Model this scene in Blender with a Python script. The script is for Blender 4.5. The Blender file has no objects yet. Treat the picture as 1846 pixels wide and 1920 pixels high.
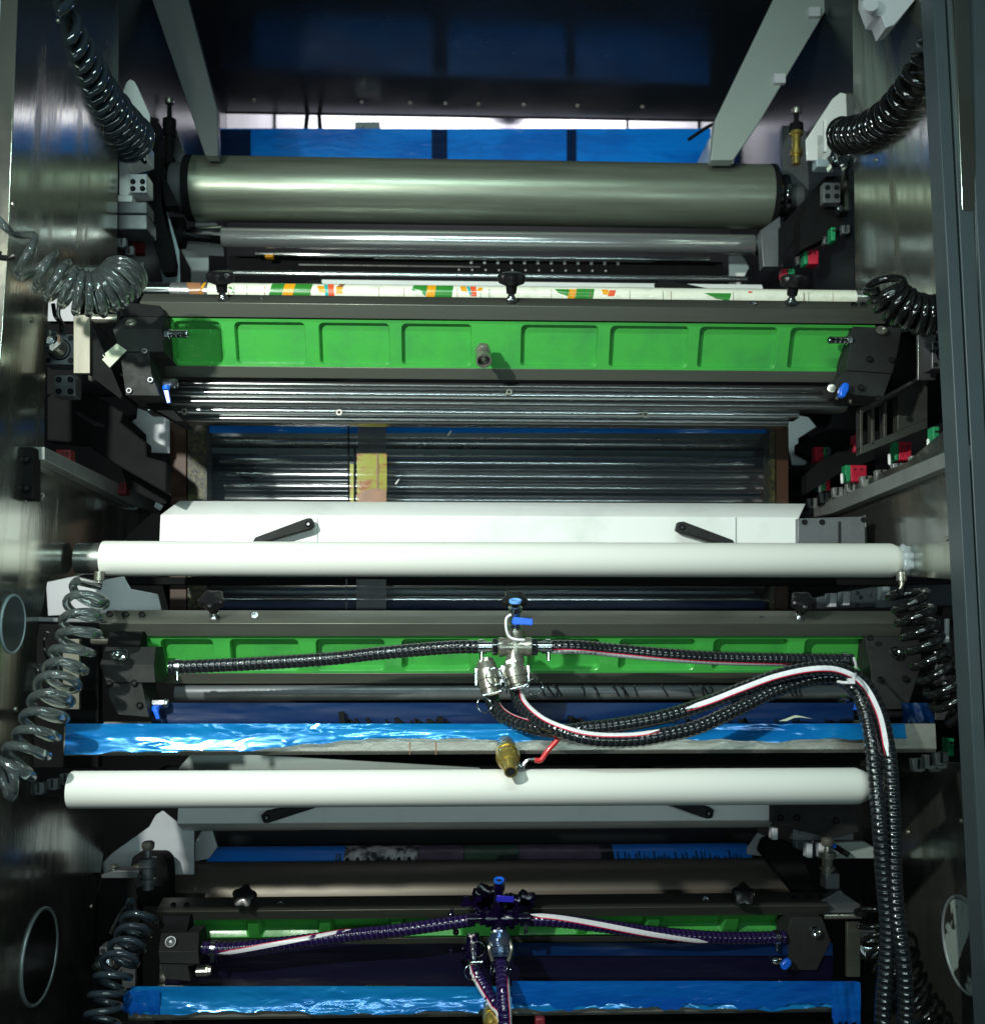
import bpy, bmesh, math, random
from mathutils import Vector, Matrix
random.seed(7)
scene = bpy.context.scene
C = scene.collection
# ------------------------------------------------------------------ camera
F = 1972.0                      # focal length in pixels of the 1846 x 1920 photograph
CZ = 1.5
CAM = Vector((0, 0, CZ))
PITCH, YAW = math.radians(6.94), math.radians(2.0)
fwd = Vector((math.sin(YAW)*math.cos(PITCH), math.cos(YAW)*math.cos(PITCH), math.sin(PITCH)))
rgt = Vector((math.cos(YAW), -math.sin(YAW), 0))
upv = rgt.cross(fwd)
cd = bpy.data.cameras.new('camera'); cam = bpy.data.objects.new('camera', cd); C.objects.link(cam)
cam.matrix_world = Matrix(((rgt.x, upv.x, -fwd.x, CAM.x), (rgt.y, upv.y, -fwd.y, CAM.y), (rgt.z, upv.z, -fwd.z, CAM.z), (0, 0, 0, 1)))
cd.sensor_fit = 'VERTICAL'; cd.sensor_height = 36; cd.sensor_width = 36
cd.lens = 36*F/1920; cd.clip_start = .05; cd.clip_end = 60
cd.dof.use_dof = True; cd.dof.focus_distance = 2.38; cd.dof.aperture_fstop = 3.2
scene.camera = cam
# ------------------------------------------------------------------ world, lamps, exposure
w = bpy.data.worlds.new('World'); scene.world = w; w.use_nodes = True
w.node_tree.nodes['Background'].inputs[0].default_value = (.55, .8, .9, 1)
w.node_tree.nodes['Background'].inputs[1].default_value = .035
def lamp(name, kind, loc, target, energy, col, **kw):
    l = bpy.data.lights.new(name, kind); o = bpy.data.objects.new(name, l); C.objects.link(o)
    o.location = loc; d = Vector(target)-Vector(loc)
    o.rotation_euler = d.to_track_quat('-Z', 'Y').to_euler()
    l.energy = energy; l.color = col
    for k, v in kw.items(): setattr(l, k, v)
    return o
lamp('key_light', 'SPOT', (-1.1, .28, CZ+.9), (-.1, 2.45, CZ+.4), 330, (.95, 1, .92), spot_size=math.radians(78), spot_blend=1.0, shadow_soft_size=.035)
lamp('overhead_highlight_strip', 'AREA', (-.2, .2, CZ+1.9), (0, 2.8, CZ+.3), 32, (.74, 1, .93), shape='RECTANGLE', size=1.5, size_y=.07)  # unseen strip added overhead to draw long highlights on the rollers
lamp('low_fill_strip', 'AREA', (.2, -.3, CZ-.05), (.1, 2.6, CZ-.1), 17, (.74, .98, .98), shape='RECTANGLE', size=2.6, size_y=.05)  # unseen fill added at camera height to light gaps and bars
lamp('rear_fill', 'AREA', (0.1, 3.75, CZ+2.6), (.1, 4.2, CZ+1.5), 40, (.95, .97, 1), shape='RECTANGLE', size=1.6, size_y=.3)  # added above the hood to brighten the back panel and film
vs = scene.view_settings; vs.view_transform = 'Standard'; vs.look = 'None'; vs.gamma = 1; vs.use_curve_mapping = False
vs.exposure = 0.0
# ------------------------------------------------------------------ picture ray -> place
def ray(px, py): return fwd + rgt*((px-923)/F) - upv*((py-960)/F)
def P(px, py, Y):
    r = ray(px, py); return CAM + r*(Y/r.y)
def PX(px, py, X):
    r = ray(px, py); return CAM + r*(X/r.x)
def m(px, Y): return px*Y/F*1.0
def V(*a): return Vector(a)
# ------------------------------------------------------------------ materials
MATS = {}
def mat(name, col, met=0.0, rough=.5, amt=0.0, scale=8.0, stretch=(1, 1, 1), bump=0.0, bscale=60, coat=0.0, trans=0.0, col2=None, rvar=0.0, ior=1.45, emis=None, alpha=1.0, aniso=0.0, thr=(.35, .7), spec=.5, crease=0.0, cscale=14):
    mt = bpy.data.materials.new(name); mt.use_nodes = True
    nt = mt.node_tree; b = nt.nodes['Principled BSDF']; N = nt.nodes.new; L = nt.links.new
    b.inputs['Base Color'].default_value = (*col, 1); b.inputs['Metallic'].default_value = met
    b.inputs['Roughness'].default_value = rough; b.inputs['IOR'].default_value = ior
    b.inputs['Coat Weight'].default_value = coat; b.inputs['Transmission Weight'].default_value = trans
    b.inputs['Coat Roughness'].default_value = .06; b.inputs['Alpha'].default_value = alpha
    b.inputs['Specular IOR Level'].default_value = spec
    b.inputs['Anisotropic'].default_value = aniso
    if amt or bump or rvar:
        tc = N('ShaderNodeTexCoord'); mp = N('ShaderNodeMapping'); mp.inputs['Scale'].default_value = stretch
        L(tc.outputs['Object'], mp.inputs['Vector'])
        nz = N('ShaderNodeTexNoise'); nz.inputs['Scale'].default_value = scale; nz.inputs['Detail'].default_value = 7
        nz.inputs['Roughness'].default_value = .62
        L(mp.outputs[0], nz.inputs['Vector'])
        rp = N('ShaderNodeMapRange'); rp.inputs[1].default_value = thr[0]; rp.inputs[2].default_value = thr[1]
        L(nz.outputs[0], rp.inputs[0])
        if amt:
            mx = N('ShaderNodeMix'); mx.data_type = 'RGBA'
            c2 = col2 if col2 else tuple(c*(1-amt) for c in col)
            mx.inputs[6].default_value = (*col, 1); mx.inputs[7].default_value = (*c2, 1)
            if col2:
                ml = N('ShaderNodeMath'); ml.operation = 'MULTIPLY'; ml.inputs[1].default_value = amt; L(rp.outputs[0], ml.inputs[0]); L(ml.outputs[0], mx.inputs[0])
            else: L(rp.outputs[0], mx.inputs[0])
            L(mx.outputs[2], b.inputs['Base Color'])
        if rvar:
            rr = N('ShaderNodeMapRange'); rr.inputs[3].default_value = max(.02, rough-rvar); rr.inputs[4].default_value = rough+rvar
            L(rp.outputs[0], rr.inputs[0]); L(rr.outputs[0], b.inputs['Roughness'])
        if bump:
            n2 = N('ShaderNodeTexNoise'); n2.inputs['Scale'].default_value = bscale; n2.inputs['Detail'].default_value = 5
            L(mp.outputs[0], n2.inputs['Vector'])
            bp = N('ShaderNodeBump'); bp.inputs['Strength'].default_value = bump; bp.inputs['Distance'].default_value = .004
            L(n2.outputs[0], bp.inputs['Height']); L(bp.outputs[0], b.inputs['Normal'])
    if crease:
        tc2 = N('ShaderNodeTexCoord'); mp2 = N('ShaderNodeMapping'); mp2.inputs['Rotation'].default_value = (0, .5, 0); mp2.inputs['Scale'].default_value = (.7, 1, 2.2); L(tc2.outputs['Object'], mp2.inputs['Vector'])
        n3 = N('ShaderNodeTexNoise'); n3.noise_type = 'RIDGED_MULTIFRACTAL'; n3.inputs['Scale'].default_value = cscale; n3.inputs['Detail'].default_value = 4; n3.inputs['Distortion'].default_value = .8
        L(mp2.outputs[0], n3.inputs['Vector'])
        b2 = N('ShaderNodeBump'); b2.inputs['Strength'].default_value = crease; b2.inputs['Distance'].default_value = .006; L(n3.outputs[0], b2.inputs['Height'])
        if b.inputs['Normal'].links: L(b.inputs['Normal'].links[0].from_socket, b2.inputs['Normal'])
        L(b2.outputs[0], b.inputs['Normal']); L(b2.outputs[0], b.inputs['Coat Normal'])
    if emis:
        b.inputs['Emission Color'].default_value = (*emis[0], 1); b.inputs['Emission Strength'].default_value = emis[1]
    MATS[name] = mt; return mt
wall = mat('brushed_steel_wall', (.40, .42, .38), .93, .23, .75, 3.5, (1, 4.5, .6), .05, 40, col2=(.17, .16, .11), rvar=.10, thr=(.45, .72))
steel = mat('dull_steel', (.46, .47, .45), .9, .3, .35, 9, (1, 1, 1), .05, 80, rvar=.08)
chrome = mat('chrome', (.72, .74, .74), 1, .1, .2, 14, rvar=.04)
chromed = mat('ground_chrome_bar', (.62, .66, .67), .95, .18, .3, 9, (.3, 3, 3), rvar=.05)
hoodm = mat('smoky_hood_sheet', (.055, .07, .08), .5, .2, .5, 2, bump=.12, bscale=6, rvar=.1)
chromeb = mat('broad_chrome', (.60, .63, .63), .8, .2, .2, 9, (.3, 3, 3), rvar=.05)
dimred = mat('shaded_red', (.16, .01, .015), 0, .5, .3, 30)  # clamp red darkened: the dimness at left is put into the colour
anod = mat('dark_anodised', (.085, .09, .078), .55, .42, .35, 12, (.3, 3, 3), .04, 140, rvar=.06)
anodl = mat('grey_anodised', (.105, .112, .094), .55, .38, .3, 10, (.3, 3, 3), .04, 140, rvar=.06)
blackm = mat('black_machined', (.008, .009, .0095), 0, .78, .3, 20, bump=.05, bscale=200, spec=.12)
block = mat('black_block', (.016, .018, .0175), 0, .66, .35, 25, bump=.06, bscale=260, rvar=.08, spec=.3)
greym = mat('grey_machined', (.16, .17, .18), .5, .42, .3, 14, rvar=.08)
green = mat('green_paint', (.05, .33, .055), 0, .38, .7, 9, bump=.08, bscale=120, coat=.25, col2=(.022, .19, .045), rvar=.12, thr=(.45, .75))
white = mat('white_enamel', (.74, .76, .74), 0, .38, .8, 6, coat=.25, col2=(.55, .57, .54), thr=(.52, .8), bump=.05, bscale=5, rvar=.1)
tubew = mat('white_tube', (.66, .67, .63), 0, .6, .25, 2.5, (.3, 1, 1), col2=(.60, .64, .58), spec=.2)
pale = mat('pale_grey_plate', (.55, .57, .60), .1, .45, .12, 6)
backm = mat('pale_back_panel', (.66, .63, .67), .2, .4, .25, 3, (2, 1, .4), bump=.05, bscale=6)
roller = mat('matte_steel_roller', (.29, .33, .26), .65, .38, .5, 6, (.3, 4, 4), bump=.05, bscale=70, rvar=.05, aniso=.3)
roller2 = mat('brown_grey_roller', (.17, .15, .125), .6, .42, .35, 5, (.3, 4, 4), rvar=.05)
brass = mat('brass', (.75, .56, .15), .85, .3, .35, 30, rvar=.1)
nickel = mat('nickel', (.40, .40, .34), .8, .3, .35, 40, bump=.08, bscale=300, rvar=.1)
zinc = mat('bright_zinc', (.66, .70, .72), 1, .18, .25, 30, rvar=.1)
knobm = mat('black_plastic', (.008, .008, .009), 0, .3, .2, 30, coat=.15)
psteel = mat('pale_rail_steel', (.26, .28, .27), .35, .4, .3, 14, rvar=.08)
bright = mat('brushed_bright_plate', (.15, .145, .115), .5, .42, .3, 6, (8, 1, .6), bump=.05, bscale=200)
groove = mat('hose_groove', (.022, .025, .028), 0, .15, coat=.6)
groovev = mat('hose_groove_violet', (.03, .02, .08), 0, .15, coat=.6)
redp = mat('red_plastic', (.6, .02, .02), 0, .35, .2, 20, coat=.3)
redc = mat('red_clamp', (.55, .02, .05), 0, .4, .3, 30)
greenc = mat('green_clamp', (.02, .30, .12), 0, .4, .3, 30)
bluep = mat('blue_plastic', (.01, .13, .75), 0, .3, .2, 20, coat=.4)
bluel = mat('light_blue_collar', (.15, .38, .85), 0, .3)
film = mat('blue_film', (.002, .085, .34), 0, .16, .8, 5, (.6, 1, 2), bump=.7, bscale=30, coat=.5, col2=(.002, .05, .30), thr=(.4, .62), crease=.6)
filmc = mat('cyan_blue_film', (.01, .26, .72), .25, .17, .8, 3, (1, 1, 4), bump=.4, bscale=28, coat=.9, col2=(.002, .08, .42), thr=(.42, .66))
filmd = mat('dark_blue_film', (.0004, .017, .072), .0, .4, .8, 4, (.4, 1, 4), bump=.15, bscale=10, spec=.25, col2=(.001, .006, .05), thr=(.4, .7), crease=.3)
filmv = mat('violet_ink_film', (.002, .001, .014), 0, .4, .8, 5, (.4, 1, 3), bump=.25, bscale=16, spec=.3, col2=(.001, .001, .015))
hosek = mat('black_spiral_hose', (.010, .012, .014), 0, .12, .3, 30, coat=.7)
hosev = mat('violet_stained_hose', (.012, .005, .045), 0, .18, .5, 30, coat=.5, col2=(.008, .004, .03))
stripe = mat('white_stripe', (.74, .75, .78), 0, .35, .2, 60)
stripev = mat('ink_spotted_stripe', (.74, .75, .78), 0, .35, 1, 26, col2=(.03, .01, .08), thr=(.6, .63))
redl = mat('red_line', (.55, .01, .05), 0, .4)
inkm = mat('violet_ink', (.005, .0015, .02), 0, .12, .6, 60, bump=.5, bscale=90, coat=.8)
coilk = mat('black_coil', (.006, .007, .007), 0, .1, coat=.5)
coilc = mat('clear_coil', (.34, .41, .41), 0, .05, trans=.95, ior=1.25, coat=1)
greyd = mat('shaded_beam_grey', (.075, .088, .09), .1, .45, .12, 6)  # darker copy of the beam grey; left beam's dimness is in its colour
coild = mat('smoky_coil', (.022, .032, .042), 0, .09, coat=.9)
brown = mat('brown_strip', (.05, .018, .007), .1, .5, .7, 4, (1, 1, .5), col2=(.02, .01, .005))
ochre = mat('ink_crusted_edge', (.05, .045, .008), .1, .4, .9, 70, col2=(.008, .010, .005), bump=.6, bscale=120, thr=(.4, .55))
navy = mat('navy_panel', (.06, .075, .085), .4, .25, .5, 3, (.3, 1, 3))
glossd = mat('dark_glossy_sheet', (.016, .018, .019), .25, .12, .3, 2, bump=.02, bscale=7)
column = mat('blue_grey_paint', (.06, .08, .09), .1, .42, .1, 8)
panelb = mat('light_blue_grey_paint', (.36, .46, .49), .1, .4, .1, 8)
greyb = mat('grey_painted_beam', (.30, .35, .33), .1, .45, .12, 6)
ringm = mat('ring_grey', (.30, .34, .35), .5, .4)
tapey = mat('yellow_printed_tape', (.40, .42, .02), 0, .3, .9, 16, (1, 1, 2), col2=(.40, .09, .02), coat=.5, thr=(.5, .62), alpha=.6)
tapeg = mat('grey_tape', (.13, .13, .14), 0, .35, .6, 20, alpha=.55)
tapew = mat('woven_tape', (.50, .56, .42), 0, .5, .3, 40)
cream = mat('cream_print', (.72, .74, .62), 0, .3, .6, 22, (1, 2, 2), col2=(.35, .36, .28), coat=.4, thr=(.5, .75))
pgreen = mat('print_green', (.03, .22, .03), 0, .3, .2, 20, coat=.4)
porange = mat('print_orange', (.75, .33, .01), 0, .3, .2, 20, coat=.4)
pred = mat('print_red', (.7, .09, .03), 0, .3, coat=.4)
pteal = mat('print_teal', (.02, .35, .33), 0, .3, coat=.4)
pbrown = mat('print_brown', (.30, .14, .07), 0, .3, .4, 20, coat=.4)
pblue = mat('print_blue', (.01, .22, .88), 0, .3, .1, 20, coat=.3)
pblack = mat('print_black', (.008, .008, .012), 0, .3, coat=.3)
pphoto = mat('print_grey_pattern', (.66, .62, .62), 0, .3, 1, 26, (1, 1, .6), col2=(.02, .02, .03), thr=(.42, .56))
pmauve = mat('print_mauve', (.13, .085, .14), 0, .3, .4, 30)
pdgreen = mat('print_dark_green', (.05, .11, .07), 0, .3, .4, 30)
dark = mat('dark_void', (.006, .007, .008), 0, .7)
clear = mat('clear_film', (.02, .03, .04), 0, .05, alpha=.13, bump=.10, bscale=5)
crinkle = mat('crumpled_clear_film', (.6, .68, .72), .2, .12, .6, 30, bump=.9, bscale=60, alpha=.75)
silverp = mat('silver_print', (.45, .46, .46), .8, .25, .3, 12)
embl = mat('stained_tray_steel', (.56, .56, .50), .7, .32, .75, 7, (1, 1, 2), bump=.1, bscale=40, col2=(.12, .10, .06), rvar=.1, thr=(.4, .7))
# ------------------------------------------------------------------ mesh builder
class MB:
    def __init__(s): s.bm = bmesh.new(); s.mi = 0
    def face(s, vs):
        try:
            f = s.bm.faces.new(vs); f.material_index = s.mi; return f
        except ValueError: return None
    def poly3(s, pts): return s.face([s.bm.verts.new(p) for p in pts])
    def hexa(s, a, b):
        # a, b: two quads (4 points each) in matching order
        va = [s.bm.verts.new(p) for p in a]; vb = [s.bm.verts.new(p) for p in b]
        return s._close(va, vb)
    def _close(s, va, vb):
        n = len(va)
        s.face(va[::-1]); s.face(vb)
        for i in range(n): s.face([va[i], va[(i+1) % n], vb[(i+1) % n], vb[i]])
        return va, vb
    def prism(s, pts, d):
        d = Vector(d); return s._close([s.bm.verts.new(p) for p in pts], [s.bm.verts.new(Vector(p)+d) for p in pts])
    def box(s, lo, hi):
        x0, y0, z0 = lo; x1, y1, z1 = hi
        return s.prism([V(x0, y0, z0), V(x1, y0, z0), V(x1, y0, z1), V(x0, y0, z1)], (0, y1-y0, 0))
    def pbox(s, x0, y0, x1, y1, Y0, Y1):
        return s.prism([P(x0, y0, Y0), P(x1, y0, Y0), P(x1, y1, Y0), P(x0, y1, Y0)], (0, Y1-Y0, 0))
    def ppoly(s, pp, Y0, Y1): return s.prism([P(x, y, Y0) for x, y in pp], (0, Y1-Y0, 0))
    def xprism(s, X0, X1, prof, ref=930):
        pts = [P(ref, py, Y) for py, Y in prof]
        return s.prism([V(X0, p.y, p.z) for p in pts], (X1-X0, 0, 0))
    def ring(s, c, ax, r, n=24, ph=0, mod=None):
        ax = Vector(ax).normalized(); u = ax.orthogonal().normalized(); v = ax.cross(u)
        out = []
        for i in range(n):
            a = 2*math.pi*i/n+ph; rr = r*(1+(mod(a) if mod else 0))
            out.append(s.bm.verts.new(Vector(c)+u*math.cos(a)*rr+v*math.sin(a)*rr))
        return out
    def bridge(s, a, b):
        n = len(a)
        for i in range(n): s.face([a[i], a[(i+1) % n], b[(i+1) % n], b[i]])
    def lathe(s, base, ax, prof, n=28, cap0=True, cap1=True, mod=None, ph=0):
        ax = Vector(ax).normalized(); base = Vector(base); prev = None
        for k, (h, r) in enumerate(prof):
            rg = s.ring(base+ax*h, ax, max(r, 1e-5), n, ph, mod)
            if prev: s.bridge(prev, rg)
            elif cap0: s.face(rg[::-1])
            prev = rg
        if cap1: s.face(prev)
    def cyl(s, a, b, r, n=24, r2=None):
        a = Vector(a); b = Vector(b); s.lathe(a, b-a, [(0, r), ((b-a).length, r if r2 is None else r2)], n)
    def tube(s, pts, r, n=12, cap=True, fr=None):
        fr = fr or frames(pts); prev = None
        for i, (p, t, u, v) in enumerate(fr):
            rr = r(i) if callable(r) else r
            rg = [s.bm.verts.new(p+(u*math.cos(a)+v*math.sin(a))*rr) for a in [2*math.pi*k/n for k in range(n)]]
            if prev: s.bridge(prev, rg)
            elif cap: s.face(rg[::-1])
            prev = rg
        if cap: s.face(prev)
    def torus(s, c, ax, R, r, n=40, k=10, a0=0, a1=2*math.pi):
        ax = Vector(ax).normalized(); u = ax.orthogonal().normalized(); v = ax.cross(u)
        full = abs(a1-a0-2*math.pi) < 1e-6
        prev = first = None
        for i in range(n if full else n+1):
            a = a0+(a1-a0)*i/n; d = u*math.cos(a)+v*math.sin(a); cc = Vector(c)+d*R
            rg = [s.bm.verts.new(cc+(d*math.cos(b)+ax*math.sin(b))*r) for b in [2*math.pi*j/k for j in range(k)]]
            if prev: s.bridge(prev, rg)
            else: first = rg
            prev = rg
        if full: s.bridge(prev, first)
        else: s.face(first[::-1]); s.face(prev)
    def ball(s, c, r, n=16):
        s.lathe(Vector(c)-V(0, 0, r), (0, 0, 1), [(r-r*math.cos(math.pi*i/8), r*math.sin(math.pi*i/8)) for i in range(9)], n)
def frames(pts):
    pts = [Vector(p) for p in pts]; out = []; u = None
    for i, p in enumerate(pts):
        t = (pts[min(i+1, len(pts)-1)]-pts[max(i-1, 0)]).normalized()
        if u is None: u = t.orthogonal().normalized()
        else: u = (u-t*u.dot(t)).normalized()
        out.append((p, t, u, t.cross(u)))
    return out
def spline(ctrl, step):
    # Catmull-Rom through ctrl, resampled at equal steps
    c = [Vector(p) for p in ctrl]; c = [c[0]*2-c[1]]+c+[c[-1]*2-c[-2]]; dense = []
    for i in range(1, len(c)-2):
        a, b, d, e = c[i-1:i+3]
        for k in range(40):
            t = k/40; dense.append(.5*((2*b)+(d-a)*t+(2*a-5*b+4*d-e)*t*t+(3*b-a-3*d+e)*t**3))
    dense.append(c[-2]); out = [dense[0]]; acc = 0
    for i in range(1, len(dense)):
        L = (dense[i]-dense[i-1]).length
        while acc+L >= step:
            f = (step-acc)/L; q = dense[i-1].lerp(dense[i], f); out.append(q); dense[i-1] = q; L = (dense[i]-q).length; acc = 0
        acc += L
    return out
WL = {}
def obj(name, mb, mats, parent=None, bevel=0, angle=35, label=None):
    me = bpy.data.meshes.new(name); bm = mb.bm
    bmesh.ops.recalc_face_normals(bm, faces=bm.faces)
    xs = [v.co for v in bm.verts]
    lo = Vector([min(c[i] for c in xs) for i in range(3)]); hi = Vector([max(c[i] for c in xs) for i in range(3)])
    o0 = (lo+hi)/2; o0.z = lo.z if parent is None else o0.z
    for v in bm.verts: v.co -= o0
    bm.to_mesh(me); bm.free()
    me.polygons.foreach_set('use_smooth', [True]*len(me.polygons))
    me.set_sharp_from_angle(angle=math.radians(angle))
    for mt in (mats if isinstance(mats, (list, tuple)) else [mats]): me.materials.append(mt)
    o = bpy.data.objects.new(name, me); C.objects.link(o)
    if parent: o.parent = parent; o.location = o0-WL[parent.name]
    else: o.location = o0
    WL[o.name] = o0
    if bevel:
        b = o.modifiers.new('bevel', 'BEVEL'); b.width = bevel; b.segments = 2; b.limit_method = 'ANGLE'; b.angle_limit = math.radians(40)
    if label: o['label'] = label
    return o
def tag(o, label, cat, group=None):
    o['label'] = label; o['category'] = cat
    if group: o['group'] = group
    return o
def thing(name, label, cat, loc, group=None):
    o = bpy.data.objects.new(name, None); C.objects.link(o); o.location = loc; o.empty_display_size = .03
    WL[o.name] = Vector(loc); return tag(o, label, cat, group)
def screw(mb, c, ax, r, h=None, mh=None, mi=(0, 1)):
    h = h or r*.7; s = mb.mi; mb.mi = mi[0]; c = Vector(c); ax = Vector(ax).normalized()
    mb.lathe(c, ax, [(0, r), (h*.8, r), (h, r*.86), (h, r*.55), (h*.4, r*.52)], 20, True, False)
    mb.mi = mi[1]; mb.lathe(c, ax, [(h*.3, r*.54), (h*.42, r*.54)], 6)
    mb.mi = s
NY = V(0, -1, 0)
XLW, XRW = -.90, 1.09
navyp = mat('navy_side_panel', (.02, .028, .034), .4, .3, .4, 3)
# ================================================================== SETTING: dark room behind, floor of the pit
mb = MB(); mb.box((-3, 5.2, -1), (3, 5.25, 5)); o = obj('back_wall', mb, dark); o['kind'] = 'structure'
mb = MB(); mb.box((-3, -2, -.45), (3, 5.2, -.40)); o = obj('floor', mb, dark); o['kind'] = 'structure'
# ------------------------------------------------------------------ side frames
def wallpoly(name, label, pp, X, t, material, cat='side wall'):
    mb = MB(); mb.prism([PX(x, y, X) for x, y in pp], (t, 0, 0))
    o = obj(name, mb, material, bevel=.002); return tag(o, label, cat)
L = [(36, -70), (224, -70), (220, 530), (150, 545), (92, 565), (86, 700), (84, 848), (130, 870), (300, 950), (238, 1005), (232, 1030), (165, 1076), (90, 1092), (70, 1200), (62, 1400), (62, 1490), (196, 1492), (196, 1590), (180, 1700), (173, 1980), (-30, 1980), (-30, 706), (0, 700), (16, 470)]
wl = wallpoly('side_wall', 'tall brushed steel side frame along the left edge, with stained bands of reflection', L, XLW, -.035, wall)
R = [(1785, -70), (1596, -70), (1602, 545), (1735, 560), (1768, 640), (1776, 800), (1700, 865), (1560, 925), (1430, 985), (1560, 1000), (1640, 1030), (1690, 1080), (1812, 1090), (1822, 1430), (1610, 1425), (1615, 1590), (1597, 1980), (1862, 1990)]
wr = wallpoly('side_wall', 'tall brushed steel side frame along the right edge behind the blue-grey column', R, XRW, .035, wall)
# round ports in the frames
def port(parent, px, py, X, r, side, cover, rim=ringm):
    c = PX(px, py, X); ax = V(side, 0, 0)
    mb = MB(); mb.torus(c+ax*.001, ax, r, r*.03+.001, 56, 10)
    obj('port_rim', mb, rim, parent)
    mb = MB(); mb.lathe(c, ax, [(.0, r*.95), (.002, r*.95)], 48); obj('port_cover', mb, cover, parent)
spot = mat('paint_blotched_cover', (.42, .50, .47), .3, .4, 1, 9, (1, 1, .8), col2=(.035, .035, .03), thr=(.50, .53), bump=.1)
port(wl, 24, 1170, XLW, .058, 1, mat('grey_port_cover', (.10, .12, .13), .4, .35, .3, 6), panelb)
port(wl, 74, 1793, XLW, .098, 1, mat('dark_port_cover', (.03, .034, .034), .7, .3, .5, 8), ringm)
port(wr, 1808, 1772, XRW, .098, -1, spot, ringm)
for (px, py, X) in ((24, 383, XLW), (66, 926, XLW), (80, 927, XLW), (190, 900, XLW), (30, 1330, XLW), (172, 1700, XLW), (1650, 560, XRW), (1790, 925, XRW), (1775, 1010, XRW), (1800, 1540, XRW), (1640, 300, XRW), (1700, 1560, XRW), (110, 40, XLW), (60, 600, XLW)):
    mb = MB(); mb.lathe(PX(px, py, X), V(1 if X < 0 else -1, 0, 0), [(0, .006), (.003, .0055), (.004, .003)], 14); obj('rivet', mb, nickel, wl if X < 0 else wr)
# front edges
mb = MB(); mb.prism([P(-40, -60, 2.12), P(39, -60, 2.12), P(19, 470, 2.12), P(3, 700, 2.12), P(-40, 700, 2.12)], (0, .02, 0))
o = obj('edge_panel', mb, panelb, bevel=.002); tag(o, 'light blue-grey painted panel edge at the top left corner', 'panel')
# right column: painted, with two grooves
cl = thing('front_column', 'dark blue-grey painted front column down the right edge with two thin grooves', 'column', P(1846, 1960, 2.14))
Y = 2.28
def strip(a, b, c, d, Y0, Y1):
    mb = MB(); mb.prism([P(a, -60, Y0), P(b, -60, Y0), P(d, 1990, Y0), P(c, 1990, Y0)], (0, Y1-Y0, 0)); return mb
obj('column_face', strip(1745, 1768, 1855, 1878, 2.14, 2.20), column, cl, bevel=.002)
obj('column_face', strip(1772, 1801, 1880, 1908, 2.143, 2.20), column, cl, bevel=.002)
obj('column_face', strip(1805, 1960, 1912, 2050, 2.14, 2.20), column, cl, bevel=.002)
for pp, X, t_, lab in (([(222, -90), (426, -90), (426, 560), (222, 560)], -.94, -.02, 'dark navy inner side panel behind the upper left coil'), ([(1600, -90), (1368, -90), (1368, 560), (1600, 560)], 1.13, .02, 'dark navy inner side panel behind the upper right coil')):
    mb = MB(); mb.prism([PX(x, y, X) for x, y in pp], (t_, 0, 0)); tag(obj('side_liner', mb, navyp), lab, 'panel')
# ------------------------------------------------------------------ top: glossy hood, beams, back panel
mb = MB()
a = [P(400, 213, 4.08), P(1362, 222, 4.08)]
zz = a[0].z
q = [V(a[0].x, 4.08, zz), V(a[1].x, 4.08, zz), V(a[1].x, 2.8, zz), V(a[0].x, 2.8, zz)]
mb.prism(q, (0, 0, .03)); hood = obj('hood_sheet', mb, hoodm); tag(hood, 'dark glossy overhead sheet spanning the top between two sloping beams', 'hood sheet')
mb = MB(); mb.box((q[0].x, 4.06, zz-.002), (q[1].x, 4.075, zz+.06)); bar = obj('front_lip', mb, blackm, hood, bevel=.003)
for px in (480, 680, 770, 835, 897, 980, 1080, 1200):
    mb = MB(); mb.lathe(V(P(px, 186, 4.0).x, 3.96, zz), V(0, 0, -1), [(0, .008), (.005, .007), (.007, .002)], 14); obj('screw', mb, nickel, hood)
for name, pp, lab, mt_ in (('diagonal_beam', [(262, -70), (335, -70), (407, 205), (409, 292), (385, 292)], 'grey diagonal beam in a shade-darkened tone at the upper left beside the hood sheet', greyd),
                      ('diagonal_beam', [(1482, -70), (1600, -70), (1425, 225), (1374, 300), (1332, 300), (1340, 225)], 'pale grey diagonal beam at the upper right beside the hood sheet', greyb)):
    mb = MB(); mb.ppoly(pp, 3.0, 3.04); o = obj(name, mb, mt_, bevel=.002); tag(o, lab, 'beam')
    for (x, y) in (() if pp[0][0] < 900 else ((1525, 20), (1460, 145))):
        mb = MB(); mb.pbox(x-9, y-7, x+12, y+10, 2.985, 2.999); obj('tab', mb, pale, o)
mb = MB(); mb.pbox(410, 196, 1372, 330, 4.3, 4.34)
bp_ = obj('back_panel', mb, backm, bevel=.003); tag(bp_, 'pale pinkish grey panel seen in the slot under the dark hood sheet', 'panel')
for x in (515, 1176, 1310):
    mb = MB(); mb.pbox(x-2, 200, x+2, 320, 4.29, 4.298); obj('seam', mb, blackm, bp_)
mb = MB(); mb.lathe(P(953, 178, 4.28), NY, [(0, .1), (.03, .098), (.032, .085)], 40); ga = obj('round_gauge', mb, blackm)
tag(ga, 'round black dial with a bright curved rim hanging below the hood sheet', 'gauge')
mb = MB(); mb.torus(P(953, 178, 4.24), NY, .083, .006, 50, 8); obj('gauge_rim', mb, pale, ga)
mb = MB(); mb.pbox(665, 228, 712, 246, 4.0, 4.05); o = obj('switch_box', mb, [greyb], bevel=.003); tag(o, 'small grey box resting on top of the blue film sheet', 'box')
mb = MB(); mb.lathe(P(680, 237, 4.0), NY, [(0, .009), (.008, .007)], 14); obj('indicator', mb, zinc, o)
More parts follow.
